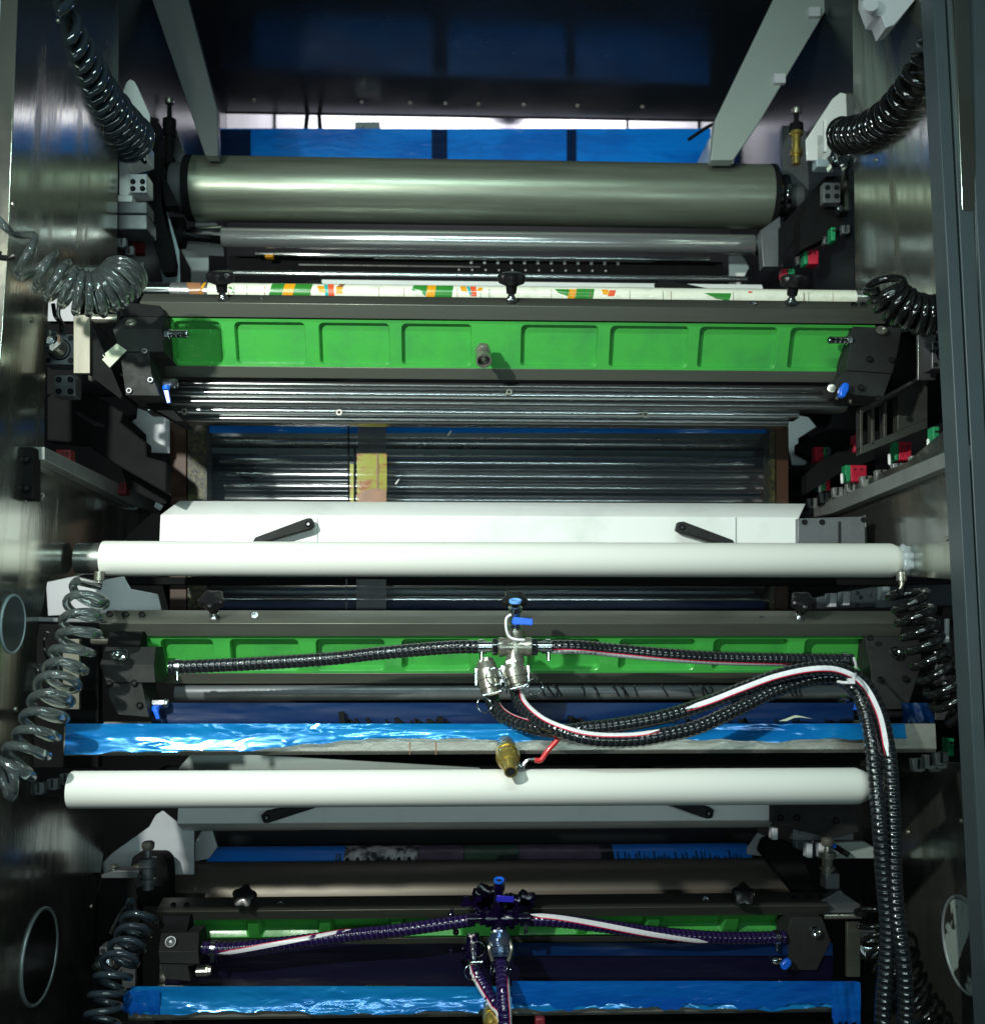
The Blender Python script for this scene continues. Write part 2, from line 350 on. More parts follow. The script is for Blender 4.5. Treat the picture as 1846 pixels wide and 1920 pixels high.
for i, (pts, lab) in enumerate((([(560, 300, 4.1), (572, 250, 4.1), (582, 150, 4.0)], 'thin dark cable hanging left of the grey switch box'), ([(612, 300, 4.1), (600, 240, 4.1), (596, 150, 4.0)], 'thin dark cable hanging nearest the grey switch box'))):
    mb = MB(); mb.tube(spline([P(*p) for p in pts], .02), .009); o = obj('cable', mb, blackm); tag(o, lab, 'cable')
mb = MB(); mb.tube(spline([P(*p) for p in ((1290, 262, 3.36), (1330, 236, 3.36), (1362, 228, 3.36), (1386, 245, 3.36), (1400, 262, 3.36))], .01), .006)
o = obj('cable', mb, blackm); tag(o, 'black cable arching over the white bracket at the upper right', 'cable')
mb = MB(); mb.ppoly([(1328, 262), (1345, 236), (1372, 232), (1388, 262), (1374, 306), (1330, 306)], 3.44, 3.7)
o = obj('white_bracket', mb, white, bevel=.003); tag(o, 'white bracket at the right end of the blue film, below the pale beam', 'bracket')
# blue film sheet
def wavy(name, x0, x1, y0, y1, Y, material, parent=None, nx=90, ny=10, amp=.004, lean=0, fold=0, jag=0, seed=1):
    rnd = random.Random(seed); ph = [rnd.uniform(0, 6) for _ in range(8)]
    mb = MB(); g = []
    for side in (0, .003):
        rows = []
        for j in range(ny+1):
            row = []
            for i in range(nx+1):
                s = i/nx; t = j/ny
                px = x0+(x1-x0)*s
                ye = y1(px) if callable(y1) else y1; yy = y0+(ye-y0)*t
                if jag and j == ny: yy += jag*(math.sin(s*23+ph[0])+.6*math.sin(s*61+ph[1])+.4*math.sin(s*140+ph[2]))
                p = P(px, yy, Y+lean*t)
                d = amp*.3*(math.sin(s*9+t*2+ph[3])+.5*math.sin(s*21-t*4+ph[4])+.35*math.sin(t*7+s*6+ph[5])+.25*abs(math.sin(s*17+t*9+ph[6]))-.2*abs(math.sin(s*29-t*7+ph[7])))
                d -= fold*max(0, t-.42)/.58
                row.append(mb.bm.verts.new(p+V(0, d+side, 0)))
            rows.append(row)
        g.append(rows)
    for rows in g:
        for j in range(ny):
            for i in range(nx): mb.face([rows[j][i], rows[j][i+1], rows[j+1][i+1], rows[j+1][i]])
    A, B = g
    for i in range(nx): mb.face([A[0][i], A[0][i+1], B[0][i+1], B[0][i]]); mb.face([A[ny][i], A[ny][i+1], B[ny][i+1], B[ny][i]])
    for j in range(ny): mb.face([A[j][0], A[j+1][0], B[j+1][0], B[j][0]]); mb.face([A[j][nx], A[j+1][nx], B[j+1][nx], B[j][nx]])
    return obj(name, mb, material, parent, angle=80)
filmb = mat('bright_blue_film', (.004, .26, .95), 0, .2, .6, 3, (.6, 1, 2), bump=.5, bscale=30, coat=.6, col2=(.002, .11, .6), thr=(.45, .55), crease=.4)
o = wavy('film_sheet', 412, 1332, 241, 345, 3.95, filmb, seed=3); tag(o, 'bright blue plastic film sheet stretched across above the uppermost roller', 'film')
for x0, x1 in ((413, 470), (809, 838), (1062, 1080)):
    wavy('film_overlap', x0, x1, 243, 340, 3.942, filmd, o, nx=8, ny=6, amp=.001)
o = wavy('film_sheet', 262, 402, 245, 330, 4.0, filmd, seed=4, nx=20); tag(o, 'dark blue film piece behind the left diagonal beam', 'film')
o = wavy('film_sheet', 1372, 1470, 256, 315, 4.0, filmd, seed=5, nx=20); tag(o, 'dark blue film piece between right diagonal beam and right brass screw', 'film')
# clamp at upper right, in the dark
mb = MB(); mb.ppoly([(1626, -10), (1640, 28), (1652, 30), (1660, 52), (1676, 46), (1714, 0), (1714, -30), (1626, -30)], 2.3, 2.36)
o = obj('pale_clamp', mb, pale, bevel=.001); tag(o, 'pale grey clamp fixed near the top right corner', 'clamp')
mb = MB(); mb.lathe(P(1628, 12, 2.28), NY, [(0, .02), (.01, .018)], 18); obj('clamp_knob', mb, pale, o)
mb = MB(); mb.ppoly([(165, -20), (206, -20), (206, 14), (186, 16)], 2.75, 2.8); o = obj('corner_tab', mb, greyb, bevel=.003); tag(o, 'small grey tab at the top edge right of the upper left coil', 'tab')
# white shields (teardrop plates)
def plate(name, pp, Y, t, material, label, cat='plate', bevel=.002):
    mb = MB(); mb.ppoly(pp, Y, Y+t); o = obj(name, mb, material, bevel=bevel); return tag(o, label, cat)
plate('shield_plate', [(228, 300), (228, 200), (231, 170), (237, 154), (244, 148), (252, 152), (259, 165), (281, 215), (281, 300)], 2.81, .008, white, 'white pointed shield plate behind the lower end of the upper left coil')
plate('shield_plate', [(1510, 262), (1560, 185), (1575, 173), (1588, 176), (1597, 193), (1601, 240), (1600, 300), (1512, 300)], 2.86, .008, white, 'white pointed shield plate behind the upper right black coil')
# ================================================================== ROLLERS helper
def zc(py, Y): return P(930, py, Y).z
def xr(px, py, Y): return P(px, py, Y).x
def roll(name, label, x0, x1, py, Y, rpx, material, group=None, cat='roller', prof=None, n=72):
    mb = MB(); X0 = xr(x0, py, Y); X1 = xr(x1, py, Y); r = rpx*Y/F; z = zc(py, Y); L = X1-X0
    p = prof or [(0, r*.97), (.002, r), (L-.002, r), (L, r*.97)]
    mb.lathe(V(X0, Y, z), V(1, 0, 0), p, n); o = obj(name, mb, material); return tag(o, label, cat, group)
def rollpart(parent, name, x0, x1, py, Y, rpx, material, r2=None):
    mb = MB(); X0 = xr(x0, py, Y); X1 = xr(x1, py, Y); z = zc(py, Y)
    mb.lathe(V(X0, Y, z), V(1, 0, 0), [(0, rpx*Y/F), (X1-X0, (r2 or rpx)*Y/F)], 48); return obj(name, mb, material, parent, bevel=.001)
# big matte roller 1
t1 = roll('matte_roller', 'large matte grey-green steel roller below the bright blue film', 366, 1438, 362, 3.15, 62, roller)
rollpart(t1, 'end_collar', 352, 366, 362, 3.15, 62.5, blackm); rollpart(t1, 'end_collar', 1438, 1447, 362, 3.15, 63, blackm)
rollpart(t1, 'journal', 325, 352, 362, 3.15, 47, greym, 50)
rollpart(t1, 'polished_ring', 1447, 1455, 362, 3.15, 50, chrome); rollpart(t1, 'journal', 1455, 1462, 362, 3.15, 44, blackm)
rollpart(t1, 'polished_ring', 1462, 1470, 362, 3.15, 46, chrome); rollpart(t1, 'shaft', 1470, 1500, 362, 3.15, 25, greym)
# chrome shaft with tapered left end
t = roll('chrome_shaft', 'chrome guide shaft with a tapered left end below the large matte roller', 417, 1412, 452, 3.12, 19, chromeb)
rollpart(t, 'tapered_neck', 345, 417, 447, 3.12, 13, chrome, 18); rollpart(t, 'bearing', 322, 345, 445, 3.12, 30, blackm)
rollpart(t, 'shaft_end', 1412, 1440, 458, 3.12, 15, chrome); rollpart(t, 'bearing', 1440, 1462, 458, 3.12, 30, blackm)
rollpart(t, 'bearing_cap', 306, 322, 445, 3.12, 26, pale)
# group of thin bars beneath
t = roll('thin_chrome_rod', 'thin chrome rod, uppermost of the thin rods under the chrome shaft', 478, 1330, 482, 3.2, 4, chrome, 'thin rods under the chrome shaft'); 
t = roll('thin_chrome_rod', 'thin chrome rod just behind the white printed sleeve', 420, 1400, 518, 3.2, 6, chromed, 'thin rods under the chrome shaft')
mb = MB(); mb.xprism(xr(430, 500, 3.25), xr(1355, 500, 3.25), [(486, 3.25), (512, 3.25), (512, 3.33), (486, 3.33)])
pb = obj('perforated_bar', mb, blackm, bevel=.002); tag(pb, 'black bar with two rows of small bright holes under the chrome shaft', 'bar')
for i in range(12):
    mb = MB(); mb.lathe(P(883+i*25, 492+.18*i, 3.248), NY, [(0, .0052), (.003, .0045)], 12); obj('hole_insert', mb, white, pb)
for i in range(12):
    mb = MB(); mb.lathe(P(860+i*25, 506+.18*i, 3.248), NY, [(0, .0034), (.002, .003)], 10); obj('small_insert', mb, pale, pb)
for x0, x1, y, mt_ in ((700, 1225, 489, chrome), (560, 900, 503, steel)):
    mb = MB(); mb.xprism(xr(x0, y, 3.24), xr(x1, y, 3.24), [(y-3.5, 3.24), (y-1, 3.24), (y-1, 3.249), (y-3.5, 3.249)]); obj('slot_edge', mb, mt_, pb)
mb = MB(); mb.pbox(497, 477, 512, 482, 3.18, 3.2); obj('orange_tag', mb, porange, pb)
mb = MB(); mb.xprism(xr(603, 535, 2.95), xr(1428, 535, 2.95), [(528, 2.95), (536, 2.94), (536, 2.99), (528, 2.99)])
o = obj('white_edge_strip', mb, white, bevel=.001); tag(o, 'bright white edge strip just above the printed sleeve', 'strip')
plate('black_flag', [(1225, 533), (1240, 524), (1260, 526), (1330, 541), (1300, 545), (1228, 541)], 2.88, .004, blackm, 'small black rag shaped flap over the right part of the white strip', 'flap')
plate('black_flag', [(545, 536), (585, 524), (602, 528), (612, 540)], 2.88, .004, blackm, 'small black flap over the left end of the white strip', 'flap')
# white plates in gaps, left / right of top unit
plate('zigzag_plate', [(305, 393), (312, 390), (336, 470), (338, 530), (322, 530), (306, 530), (300, 505), (316, 490), (316, 460), (306, 440)], 3.02, .006, panelb, 'narrow light blue zigzag edge plate left of the black bearing')
plate('zigzag_plate', [(303, 372), (312, 390), (338, 386), (366, 412), (366, 430), (345, 440), (340, 470), (358, 505), (358, 530), (391, 530), (391, 478), (420, 480), (415, 430), (391, 400), (330, 360)], 3.36, .006, white, 'white notched plate below the left end of the matte roller')
plate('zigzag_plate', [(1366, 478), (1390, 478), (1398, 490), (1404, 502), (1386, 535), (1366, 540)], 3.36, .006, white, 'white notched plate below the right end of the chrome shaft')
# frame arms of the top unit
arm = plate('support_arm', [(278, 215), (300, 232), (302, 320), (334, 385), (302, 388), (303, 375), (320, 450), (328, 490), (326, 510), (305, 512), (276, 415), (276, 330), (282, 320)], 2.96, .04, blackm, 'black angled support arm holding the left end of the matte roller', 'support arm')
plate('support_arm', [(302, 240), (330, 240), (350, 300), (366, 400), (334, 386), (302, 320)], 3.3, .03, greym, 'dark grey upright behind the left support arm', 'support arm')
plate('support_arm', [(1548, 330), (1575, 330), (1575, 350), (1500, 430), (1470, 480), (1462, 500), (1462, 425), (1540, 338)], 2.98, .04, blackm, 'black angled support arm holding the right end of the matte roller', 'support arm')
plate('support_arm', [(1466, 235), (1500, 235), (1545, 290), (1545, 335), (1470, 425)], 3.2, .03, greym, 'dark grey upright behind the right brass screw', 'support arm')
plate('support_arm', [(1425, 432), (1462, 405), (1468, 500), (1430, 500)], 3.0, .04, greym, 'grey block below the right end of the matte roller', 'block')
plate('support_arm', [(1500, 415), (1515, 380), (1560, 350), (1590, 372), (1605, 375), (1605, 410), (1560, 440), (1500, 470)], 2.9, .06, blackm, 'black bearing housing above the upper right red clamps', 'housing')
plate('frame_edge', [(1583, 240), (1602, 240), (1602, 395), (1583, 395)], 2.88, .03, anodl, 'narrow steel frame edge beside the upper right valve cluster', 'frame edge')
# left cylinder block (white) with fittings
cb = thing('air_cylinder', 'white air cylinder block with four screws under the upper left coil', 'air cylinder', P(250, 520, 2.8))
mb = MB(); mb.ppoly([(223, 268), (278, 268), (278, 300), (240, 310), (244, 326), (276, 326), (276, 360), (240, 362), (240, 366), (223, 366)], 2.80, 2.86); obj('cylinder_body', mb, white, cb, bevel=.003)
mb = MB(); mb.mi = 0
c = P(258, 290, 2.79); ax = V(.1, -1, .25)
mb.lathe(c, ax, [(0, .028), (.02, .028), (.022, .022), (.05, .02), (.052, .014)], 30); obj('rod_boss', mb, zinc, cb)
mb = MB(); mb.pbox(244, 326, 275, 361, 2.785, 2.80); bl = obj('screw_block', mb, pale, cb, bevel=.002)
for x, y in ((250, 341), (268, 341), (250, 354), (268, 354)):
    mb = MB(); screw(mb, P(x, y, 2.785), NY, .007); obj('screw', mb, [blackm, dark], bl)
for x, y in ((239, 303), (272, 304), (273, 273)):
    mb = MB(); screw(mb, P(x, y, 2.80), NY, .006); obj('screw', mb, [blackm, dark], cb)
mb = MB(); mb.pbox(221, 366, 248, 378, 2.79, 2.85); obj('white_edge', mb, white, cb, bevel=.002)
mb = MB(); mb.pbox(221, 378, 276, 400, 2.78, 2.85); mb.pbox(221, 402, 276, 430, 2.76, 2.85); obj('step_block', mb, greym, cb, bevel=.003)
# cross valve cluster at right
cb = thing('valve_cluster', 'shiny metal valve cluster at the lower end of the upper right black coil', 'valve', P(1560, 400, 2.8))
mb = MB(); mb.pbox(1530, 252, 1568, 312, 2.86, 2.9); obj('valve_plate', mb, panelb, cb, bevel=.003)
mb = MB(); mb.pbox(1544, 224, 1549, 284, 2.70, 2.71); obj('white_tie', mb, white, cb)
mb = MB(); mb.lathe(P(1566, 300, 2.8), V(.3, -1, .2), [(0, .03), (.015, .03), (.018, .02), (.03, .022), (.035, .012)], 8); mb.lathe(P(1556, 318, 2.8), NY, [(0, .012), (.03, .01)], 6); mb.lathe(P(1585, 315, 2.8), NY, [(0, .014), (.03, .01)], 6); mb.lathe(P(1598, 288, 2.79), V(.5, -1, .3), [(0, .012), (.03, .01)], 14); obj('fittings', mb, zinc, cb)
mb = MB(); mb.pbox(1543, 342, 1575, 380, 2.84, 2.87); bl = obj('screw_block', mb, greym, cb, bevel=.002)
for x, y in ((1550, 352), (1567, 352), (1550, 368), (1567, 368)):
    mb = MB(); screw(mb, P(x, y, 2.84), NY, .007); obj('screw', mb, [blackm, dark], bl)
mb = MB(); mb.lathe(P(1568, 398, 2.88), NY, [(0, .012), (.03, .010), (.032, .004)], 6); obj('acorn_nut', mb, zinc, cb)
# adjusting screws
def adjust(px, py0, py1, Y, label, mt_=brass, mt2=blackm):
    t = thing('adjusting_screw', label, 'screw', P(px, py1, Y)); a = P(px, py1, Y); b = P(px, py0, Y); H = (b-a).length
    mb = MB(); mb.lathe(a, b-a, [(0, .012), (H*.15, .012), (H*.16, .018), (H*.24, .018), (H*.25, .012), (H*.5, .013), (H*.52, .02), (H*.57, .02)], 24); obj('threaded_sleeve', mb, mt_, t)
    mb = MB(); mb.lathe(a+(b-a)*.57, b-a, [(0, .021), (H*.14, .021), (H*.16, .008), (H*.33, .007)], 20); obj('lock_body', mb, mt2, t)
    mb = MB(); mb.lathe(a+(b-a)*.9, b-a, [(0, .012), (.006, .015), (.016, .015), (.02, .01)], 14); obj('knurled_head', mb, nickel, t)
adjust(1492, 203, 308, 3.0, 'brass and black adjusting screw beside the upper right coil')
adjust(318, 180, 335, 3.2, 'dark adjusting screw standing left of the matte roller', blackm)
# ================================================================== red / green clamps, rails
def clampblock(px, py, w, h, Y, cols, grp, label):
    t = thing('line_clamp', label, 'clamp', P(px, py+h, Y), grp)
    n = len(cols); x = px
    for c, f in cols:
        x1 = x+w*f; mb = MB(); mb.pbox(x, py, x1, py+h, Y, Y+.03)
        mb.ppoly([(x+.5, py+h*.55), (x1-.5, py+h*.55), (x1-1, py+h*.95), (x+1, py+h*.95)], Y-.006, Y)
        obj('insert', mb, c, t, bevel=.0015); x = x1
    mb = MB()
    for dx in (.45, .75): mb.lathe(P(px+w*dx, py+h*.25, Y), NY, [(0, .003), (.001, .003)], 10)
    obj('pin', mb, dark, t)
GR = 'coloured clamps on the right frame'
pos_r = ['first red and green clamp from the left on the right frame rail', 'dark pinkish clamp with no green part', 'smaller green and red clamp, lowest on the right frame rail', 'wide red clamp with a green edge, lower of the two wide ones', 'wide red clamp with a green edge, upper of the two wide ones', 'green only clamp nearest the right column']
for k, (px, py, w, h, Y, cols) in enumerate((
    (1527, 838, 30, 28, 2.95, ((redc, .55), (greenc, .2), (greym, .25))), (1600, 815, 13, 33, 2.85, ((redc, 1),)),
    (1534, 892, 22, 28, 2.92, ((greenc, .6), (redc, .4))), (1584, 872, 40, 32, 2.8, ((greenc, .25), (redc, .75))),
    (1676, 828, 32, 36, 2.62, ((greenc, .25), (redc, .75))), (1748, 800, 12, 38, 2.45, ((greenc, 1),)))):
    clampblock(px, py, w, h, Y, cols, GR, pos_r[k])
lab_u = ['small red and green clamp lowest below the upper right bearing housing', 'red and green clamp in the middle below the upper right bearing housing', 'green clamp highest below the upper right bearing housing']
for k, (px, py, w, h, Y, cols) in enumerate(((1465, 504, 24, 16, 3.05, ((redc, .5), (greenc, .5))), (1506, 468, 28, 28, 2.95, ((greenc, .3), (redc, .7))), (1557, 426, 9, 26, 2.85, ((greenc, 1),)))):
    clampblock(px, py, w, h, Y, cols, GR, lab_u[k])
clampblock(1776, 1384, 12, 34, 2.38, ((greenc, 1),), GR, 'green clamp beside the lower end of the middle right coil')
GL = 'red clamps on the left frame'
for k, (px, py, w, h, Y, lab) in enumerate(((105, 843, 28, 28, 2.4, 'red clamp in a shade-darkened tone nearest the front on the left rail'), (213, 905, 24, 22, 2.72, 'red clamp in a shade-darkened tone further back on the left rail'), (248, 450, 20, 24, 2.95, 'red clamp in a shade-darkened tone under the upper left air cylinder'))):
    clampblock(px, py, w, h, Y, ((dimred, 1),), GL, lab)
def rail(pp, X, t, label, mt_=steel):
    mb = MB(); mb.prism([PX(x, y, X) for x, y in pp], (t, 0, 0)); return tag(obj('clamp_rail', mb, mt_, bevel=.001), label, 'rail')
r_l = rail([(84, 838), (300, 944), (300, 962), (245, 945), (84, 862)], XLW+.03, -.03, 'slanting steel rail with small clamps on the left frame', psteel)
r_r = rail([(1800, 835), (1500, 962), (1500, 975), (1560, 962), (1800, 864)], XRW-.03, .03, 'slanting steel rail with small clamps on the right frame', psteel)
def lugs(pts, s, grp, labf, Y0=2.4):
    first = None
    for k, (x, y, Y) in enumerate(pts):
        w_ = s*(2.6/Y)
        if first is None:
            t = thing('rail_lug', labf, 'lug', P(x, y+w_, Y), grp)
            mb = MB(); mb.ppoly([(x-w_, y-w_), (x+w_, y-w_*1.1), (x+w_, y+w_*.7), (x+w_*.4, y+w_), (x-w_*.8, y+w_*.9)], Y, Y+.02); obj('lug_body', mb, greym if s < 11 else psteel, t, bevel=.002)
            mb = MB(); mb.pbox(x-w_*.2, y-w_*1.0, x+w_*.15, y+w_*.5, Y-.0015, Y); obj('slot', mb, dark, t)
            first = (t, Y)
        else:
            t = first[0].copy(); C.objects.link(t); t.location = P(x, y+w_, Y); s_ = Y/first[1]*w_/(s*(2.6/first[1]))
            for ch in first[0].children:
                if ch.type == 'MESH':
                    c = ch.copy(); C.objects.link(c); c.parent = t
lugs([(1752, 852, 2.42), (1718, 866, 2.5), (1684, 880, 2.58), (1652, 892, 2.66), (1624, 903, 2.74), (1596, 914, 2.82), (1570, 924, 2.9), (1545, 934, 2.98), (1522, 944, 3.06)], 11, 'small steel lugs along the right clamp rail', 'small slotted steel lug, one of the row along the right clamp rail')
lugs([(99, 866, 2.36), (126, 880, 2.44), (150, 894, 2.52), (173, 906, 2.6), (195, 917, 2.68), (214, 928, 2.76), (232, 938, 2.84), (250, 948, 2.92)], 10, 'small dark lugs along the left clamp rail', 'small slotted grey lug, one of the row along the left clamp rail')
lugs([(1745, 1430, 2.4), (1765, 1424, 2.38), (1722, 1436, 2.45)], 12, 'lugs on the lower right rail', 'slotted steel lug on the lower right rail below the black coil')
lugs([(72, 1480, 2.36), (98, 1472, 2.4), (122, 1462, 2.44)], 10, 'lugs on the lower left rail', 'slotted dark lug left of the lower white tube')
lugs([(242, 470, 2.8), (262, 500, 2.86), (228, 455, 2.75)], 9, 'lugs under the upper left air cylinder', 'small metal lug under the upper left air cylinder')
lugs([(1550, 450, 2.9), (1500, 488, 3.0), (1585, 430, 2.85)], 9, 'lugs below the upper right bearing housing', 'small steel lug between the upper right coloured clamps')
for pts in ((1643, 920, 2.7), ):
    pass
# white indicator pins next to the clamps
k = 0
for (x, y, h, Y, lab) in ((1536, 915, 18, 2.9, 'lowest'), (1578, 897, 20, 2.78, 'second lowest'), (1667, 861, 22, 2.6, 'second highest'), (1740, 832, 20, 2.44, 'highest')):
    mb = MB(); mb.lathe(P(x, y+h/2, Y), V(0, 0, 1), [(0, .002), (.003, .004), (h*Y/F-.003, .004), (h*Y/F, .002)], 10); o = obj('white_pin', mb, white); tag(o, 'thin white pin beside the right frame clamps, %s of four' % lab, 'pin', 'white pins by the right frame clamps')
# slide covers
sc = plate('slide_cover', [(88, 745), (100, 735), (168, 735), (232, 772), (226, 792), (274, 830), (275, 856), (312, 866), (312, 925), (226, 876), (160, 832), (88, 826)], 2.56, .05, blackm, 'dark machined slide cover with an embossed mark on the left side', 'cover', .004)
mb = MB(); mb.ppoly([(138, 770), (150, 772), (178, 790), (196, 796), (196, 801), (178, 798), (150, 782)], 2.557, 2.56); obj('groove', mb, dark, sc)
mb = MB()
for (x, y) in ((174, 762), (181, 764)):
    mb.pbox(x, y, x+2.5, y+22, 2.5575, 2.56)
for k in range(4): mb.pbox(171, 765+k*6, 187, 767+k*6, 2.558, 2.56)
obj('embossed_mark', mb, blackm, sc)
plate('slide_cover', [(226, 876), (312, 925), (312, 945), (300, 945), (240, 915)], 2.72, .05, blackm, 'black lower step of the left slide, above the steel rail', 'cover')
plate('slide_cover', [(1545, 860), (1600, 832), (1640, 828), (1640, 862), (1570, 890), (1512, 925), (1512, 890)], 2.86, .05, blackm, 'black slide step behind the right red clamps', 'cover')
plate('slide_cover', [(1498, 830), (1560, 800), (1570, 770), (1615, 760), (1615, 850), (1560, 858), (1525, 862), (1498, 846)], 3.0, .05, blackm, 'black slide block between film opening and windowed bracket', 'cover')
mb = MB()
# windowed bracket at right
wb = thing('windowed_bracket', 'dark bracket with rectangular windows above the right wide red clamps', 'bracket', P(1680, 850, 2.6))
for pp, Yy in (([(1612, 764), (1640, 752), (1738, 700), (1738, 712), (1640, 764), (1612, 774)], 2.55), ([(1612, 838), (1738, 785), (1738, 802), (1612, 852)], 2.55), ([(1612, 770), (1617, 768), (1617, 842), (1612, 844)], 2.55), ([(1633, 762), (1639, 760), (1639, 832), (1633, 834)], 2.55), ([(1656, 752), (1662, 748), (1662, 822), (1656, 825)], 2.55), ([(1682, 738), (1738, 712), (1738, 785), (1682, 808)], 2.55)):
    mb = MB(); mb.ppoly(pp, Yy, Yy+.03); obj('bracket_web', mb, anod, wb, bevel=.001)
mb = MB(); mb.ppoly([(1637, 752), (1738, 698), (1742, 702), (1640, 758)], 2.53, 2.56); obj('steel_edge', mb, steel, wb)
# backing behind the right mechanism + white corner plates
plate('white_plate', [(1476, 775), (1515, 782), (1530, 800), (1496, 822), (1496, 846), (1524, 848), (1508, 872), (1484, 872), (1478, 840)], 3.1, .006, pale, 'white notched plate right of the film opening')
plate('white_plate', [(258, 765), (318, 786), (318, 850), (276, 848), (274, 815), (247, 790), (256, 784)], 2.85, .006, pale, 'white notched plate left of the brown strip')
plate('white_plate', [(294, 935), (315, 935), (300, 958), (288, 950)], 2.9, .006, pale, 'small white plate corner at the left end of the upper white cover')
# brushed bracket plates beside cylinders
def bent(name, xa, xb, ya, yb, Y, label, mt_=bright, tail=None):
    t = thing(name, label, 'bracket', P((xa+xb)/2, yb, Y))
    mb = MB(); mb.pbox(xa, ya, xb, yb, Y, Y+.012); obj('bracket_face', mb, mt_, t, bevel=.001)
    if tail:
        mb = MB(); mb.ppoly(tail, Y+.014, Y+.13); obj('bracket_side', mb, blackm, t, bevel=.001)
    return t
bent('steel_bracket', 138, 169, 590, 700, 2.33, 'upright brushed steel bracket at the left end of the upper green-panelled chamber', bright, [(166, 598), (170, 598), (230, 742), (226, 748), (166, 702)])
bent('steel_bracket', 118, 149, 1198, 1330, 2.33, 'bright steel bracket plate behind the middle left coil', bright)
bent('steel_bracket', 1720, 1753, 620, 712, 2.5, 'dull steel bracket beside the right cylinder of the upper chamber', steel)
bent('steel_bracket', 1752, 1783, 1200, 1350, 2.45, 'pale steel bracket behind the middle right coil', steel)
bent('steel_bracket', 229, 254, 1775, 1853, 2.6, 'dim steel bracket behind the lower left coil', greym)
bent('steel_bracket', 1587, 1612, 1730, 1832, 2.5, 'narrow steel bracket right of the lowest chamber', anodl)
plate('steel_strip', [(1776, 708), (1800, 700), (1800, 792), (1780, 790)], 2.42, .02, nickel, 'pale steel strip against the right column below the upper chamber')
plate('frame_edge', [(1620, 965), (1648, 958), (1650, 1018), (1622, 1018)], 2.75, .03, greym, 'grey upright bracket right of the upper white cover', 'bracket')
# cylinders w/ bolt
def aircyl(px, py, Y, s, label, ax=V(-.35, -1, .35), cut=False):
    t = thing('air_cylinder', label, 'air cylinder', P(px, py+30*s, Y))
    h = 29*s
    mb = MB(); mb.pbox(px-h, py-h, px+h, py+h, Y, Y+.05); b = obj('end_block', mb, greym, t, bevel=.003)
    for dx in (-.72, .72):
        for dy in (-.72, .72):
            mb = MB(); mb.lathe(P(px+dx*h, py+dy*h, Y), NY, [(0, .0065*s), (.0008, .0065*s)], 16); obj('bolt_hole', mb, dark, b)
    mb = MB(); mb.torus(P(px, py, Y-.001), NY, .024*s, .0016, 32, 6); obj('seal_ring', mb, blackm, t)
    mb = MB(); c = P(px, py, Y); k = s
    mb.lathe(c, ax, [(0, .021*k), (.022*k, .021*k), (.024*k, .017*k)], 28); r = obj('piston_rod', mb, nickel, t)
    mb = MB(); mb.lathe(c+ax.normalized()*.024*k, ax, [(0, .021*k), (.002, .0235*k), (.012*k, .0235*k), (.014*k, .021*k)], 6); mb.lathe(c+ax.normalized()*.039*k, ax, [(0, .024*k), (.004*k, .024*k)], 26); mb.lathe(c+ax.normalized()*.044*k, ax, [(0, .018*k), (.014*k, .018*k), (.016*k, .012*k)], 6); mb.lathe(c+ax.normalized()*.058*k, ax, [(0, .009*k), (.012*k, .009*k), (.013*k, .006*k)], 18); obj('lock_nut', mb, zinc, t)
    return t
aircyl(112, 655, 2.38, 1.0, 'air cylinder with bright hex nuts at the left end of the upper chamber')
aircyl(85, 1270, 2.36, .9, 'air cylinder with a bright nut behind the middle left coil', V(-.5, -1, .1))
aircyl(1772, 665, 2.42, .9, 'shiny air cylinder partly hidden by the right column, upper chamber level', V(.3, -1, .1))
aircyl(1803, 1272, 2.40, .9, 'shiny air cylinder behind the middle right coil', V(-.4, -1, .1))
aircyl(212, 1802, 2.62, .9, 'dim air cylinder behind the lower left coil', V(-.4, -1, .1))
aircyl(1626, 1775, 2.55, .85, 'shiny air cylinder beside the long black hoses, lowest chamber level', V(-.3, -1, .2))
def fourblock(px, py, Y, s, label, mt_=greym, w=1, hh=1):
    mb = MB(); mb.pbox(px-20*s*w, py-20*s*hh, px+20*s*w, py+20*s*hh, Y, Y+.04); b = obj('bolted_block', mb, mt_, bevel=.003); tag(b, label, 'block')
    for dx in (-.55, .55):
        for dy in (-.55, .55):
            mb = MB(); screw(mb, P(px+dx*20*s*w, py+dy*20*s*hh, Y), NY, .0065*s); obj('screw', mb, [blackm, dark], b)
fourblock(122, 723, 2.38, 1, 'grey block with four screws under the left steel bracket')
fourblock(36, 887, 2.2, 1.45, 'larger dark grey block with four screws on the left edge', blackm, .95, 1.7)
plate('steel_plate', [(13, 822), (63, 858), (63, 870), (20, 840), (20, 925), (50, 935), (50, 944), (7, 928)], 2.215, .01, steel, 'bright steel backing plate edge behind the four screw block at left')
# sensors & white box right of the middle unit
plate('white_plate', [(86, 1092), (96, 1068), (180, 1090), (232, 1080), (245, 1104), (296, 1114), (303, 1145), (90, 1155)], 2.75, .006, pale, 'pale folded sheet behind the top of the middle left coil')
vt = thing('sensor_bar', 'grey pneumatic sensor bar with bright blocks above the right end of the middle chamber', 'sensor bar', P(1600, 1145, 2.7))
mb = MB(); mb.ppoly([(1530, 1120), (1640, 1100), (1640, 1138), (1530, 1142)], 2.7, 2.73); obj('bar_body', mb, greym, vt, bevel=.002)
for x in (1555, 1580, 1655):
    mb = MB(); mb.pbox(x, 1112-(x-1555)*.12, x+13, 1138-(x-1555)*.12, 2.66, 2.7); obj('sensor_block', mb, pale, vt, bevel=.002)
for x, y in ((1575, 1128), (1606, 1112), (1612, 1120), (1632, 1115), (1606, 1136), (1660, 1118)):
    mb = MB(); mb.lathe(P(x, y, 2.7), NY, [(0, .006), (.004, .005)], 12); obj('screw', mb, zinc, vt)
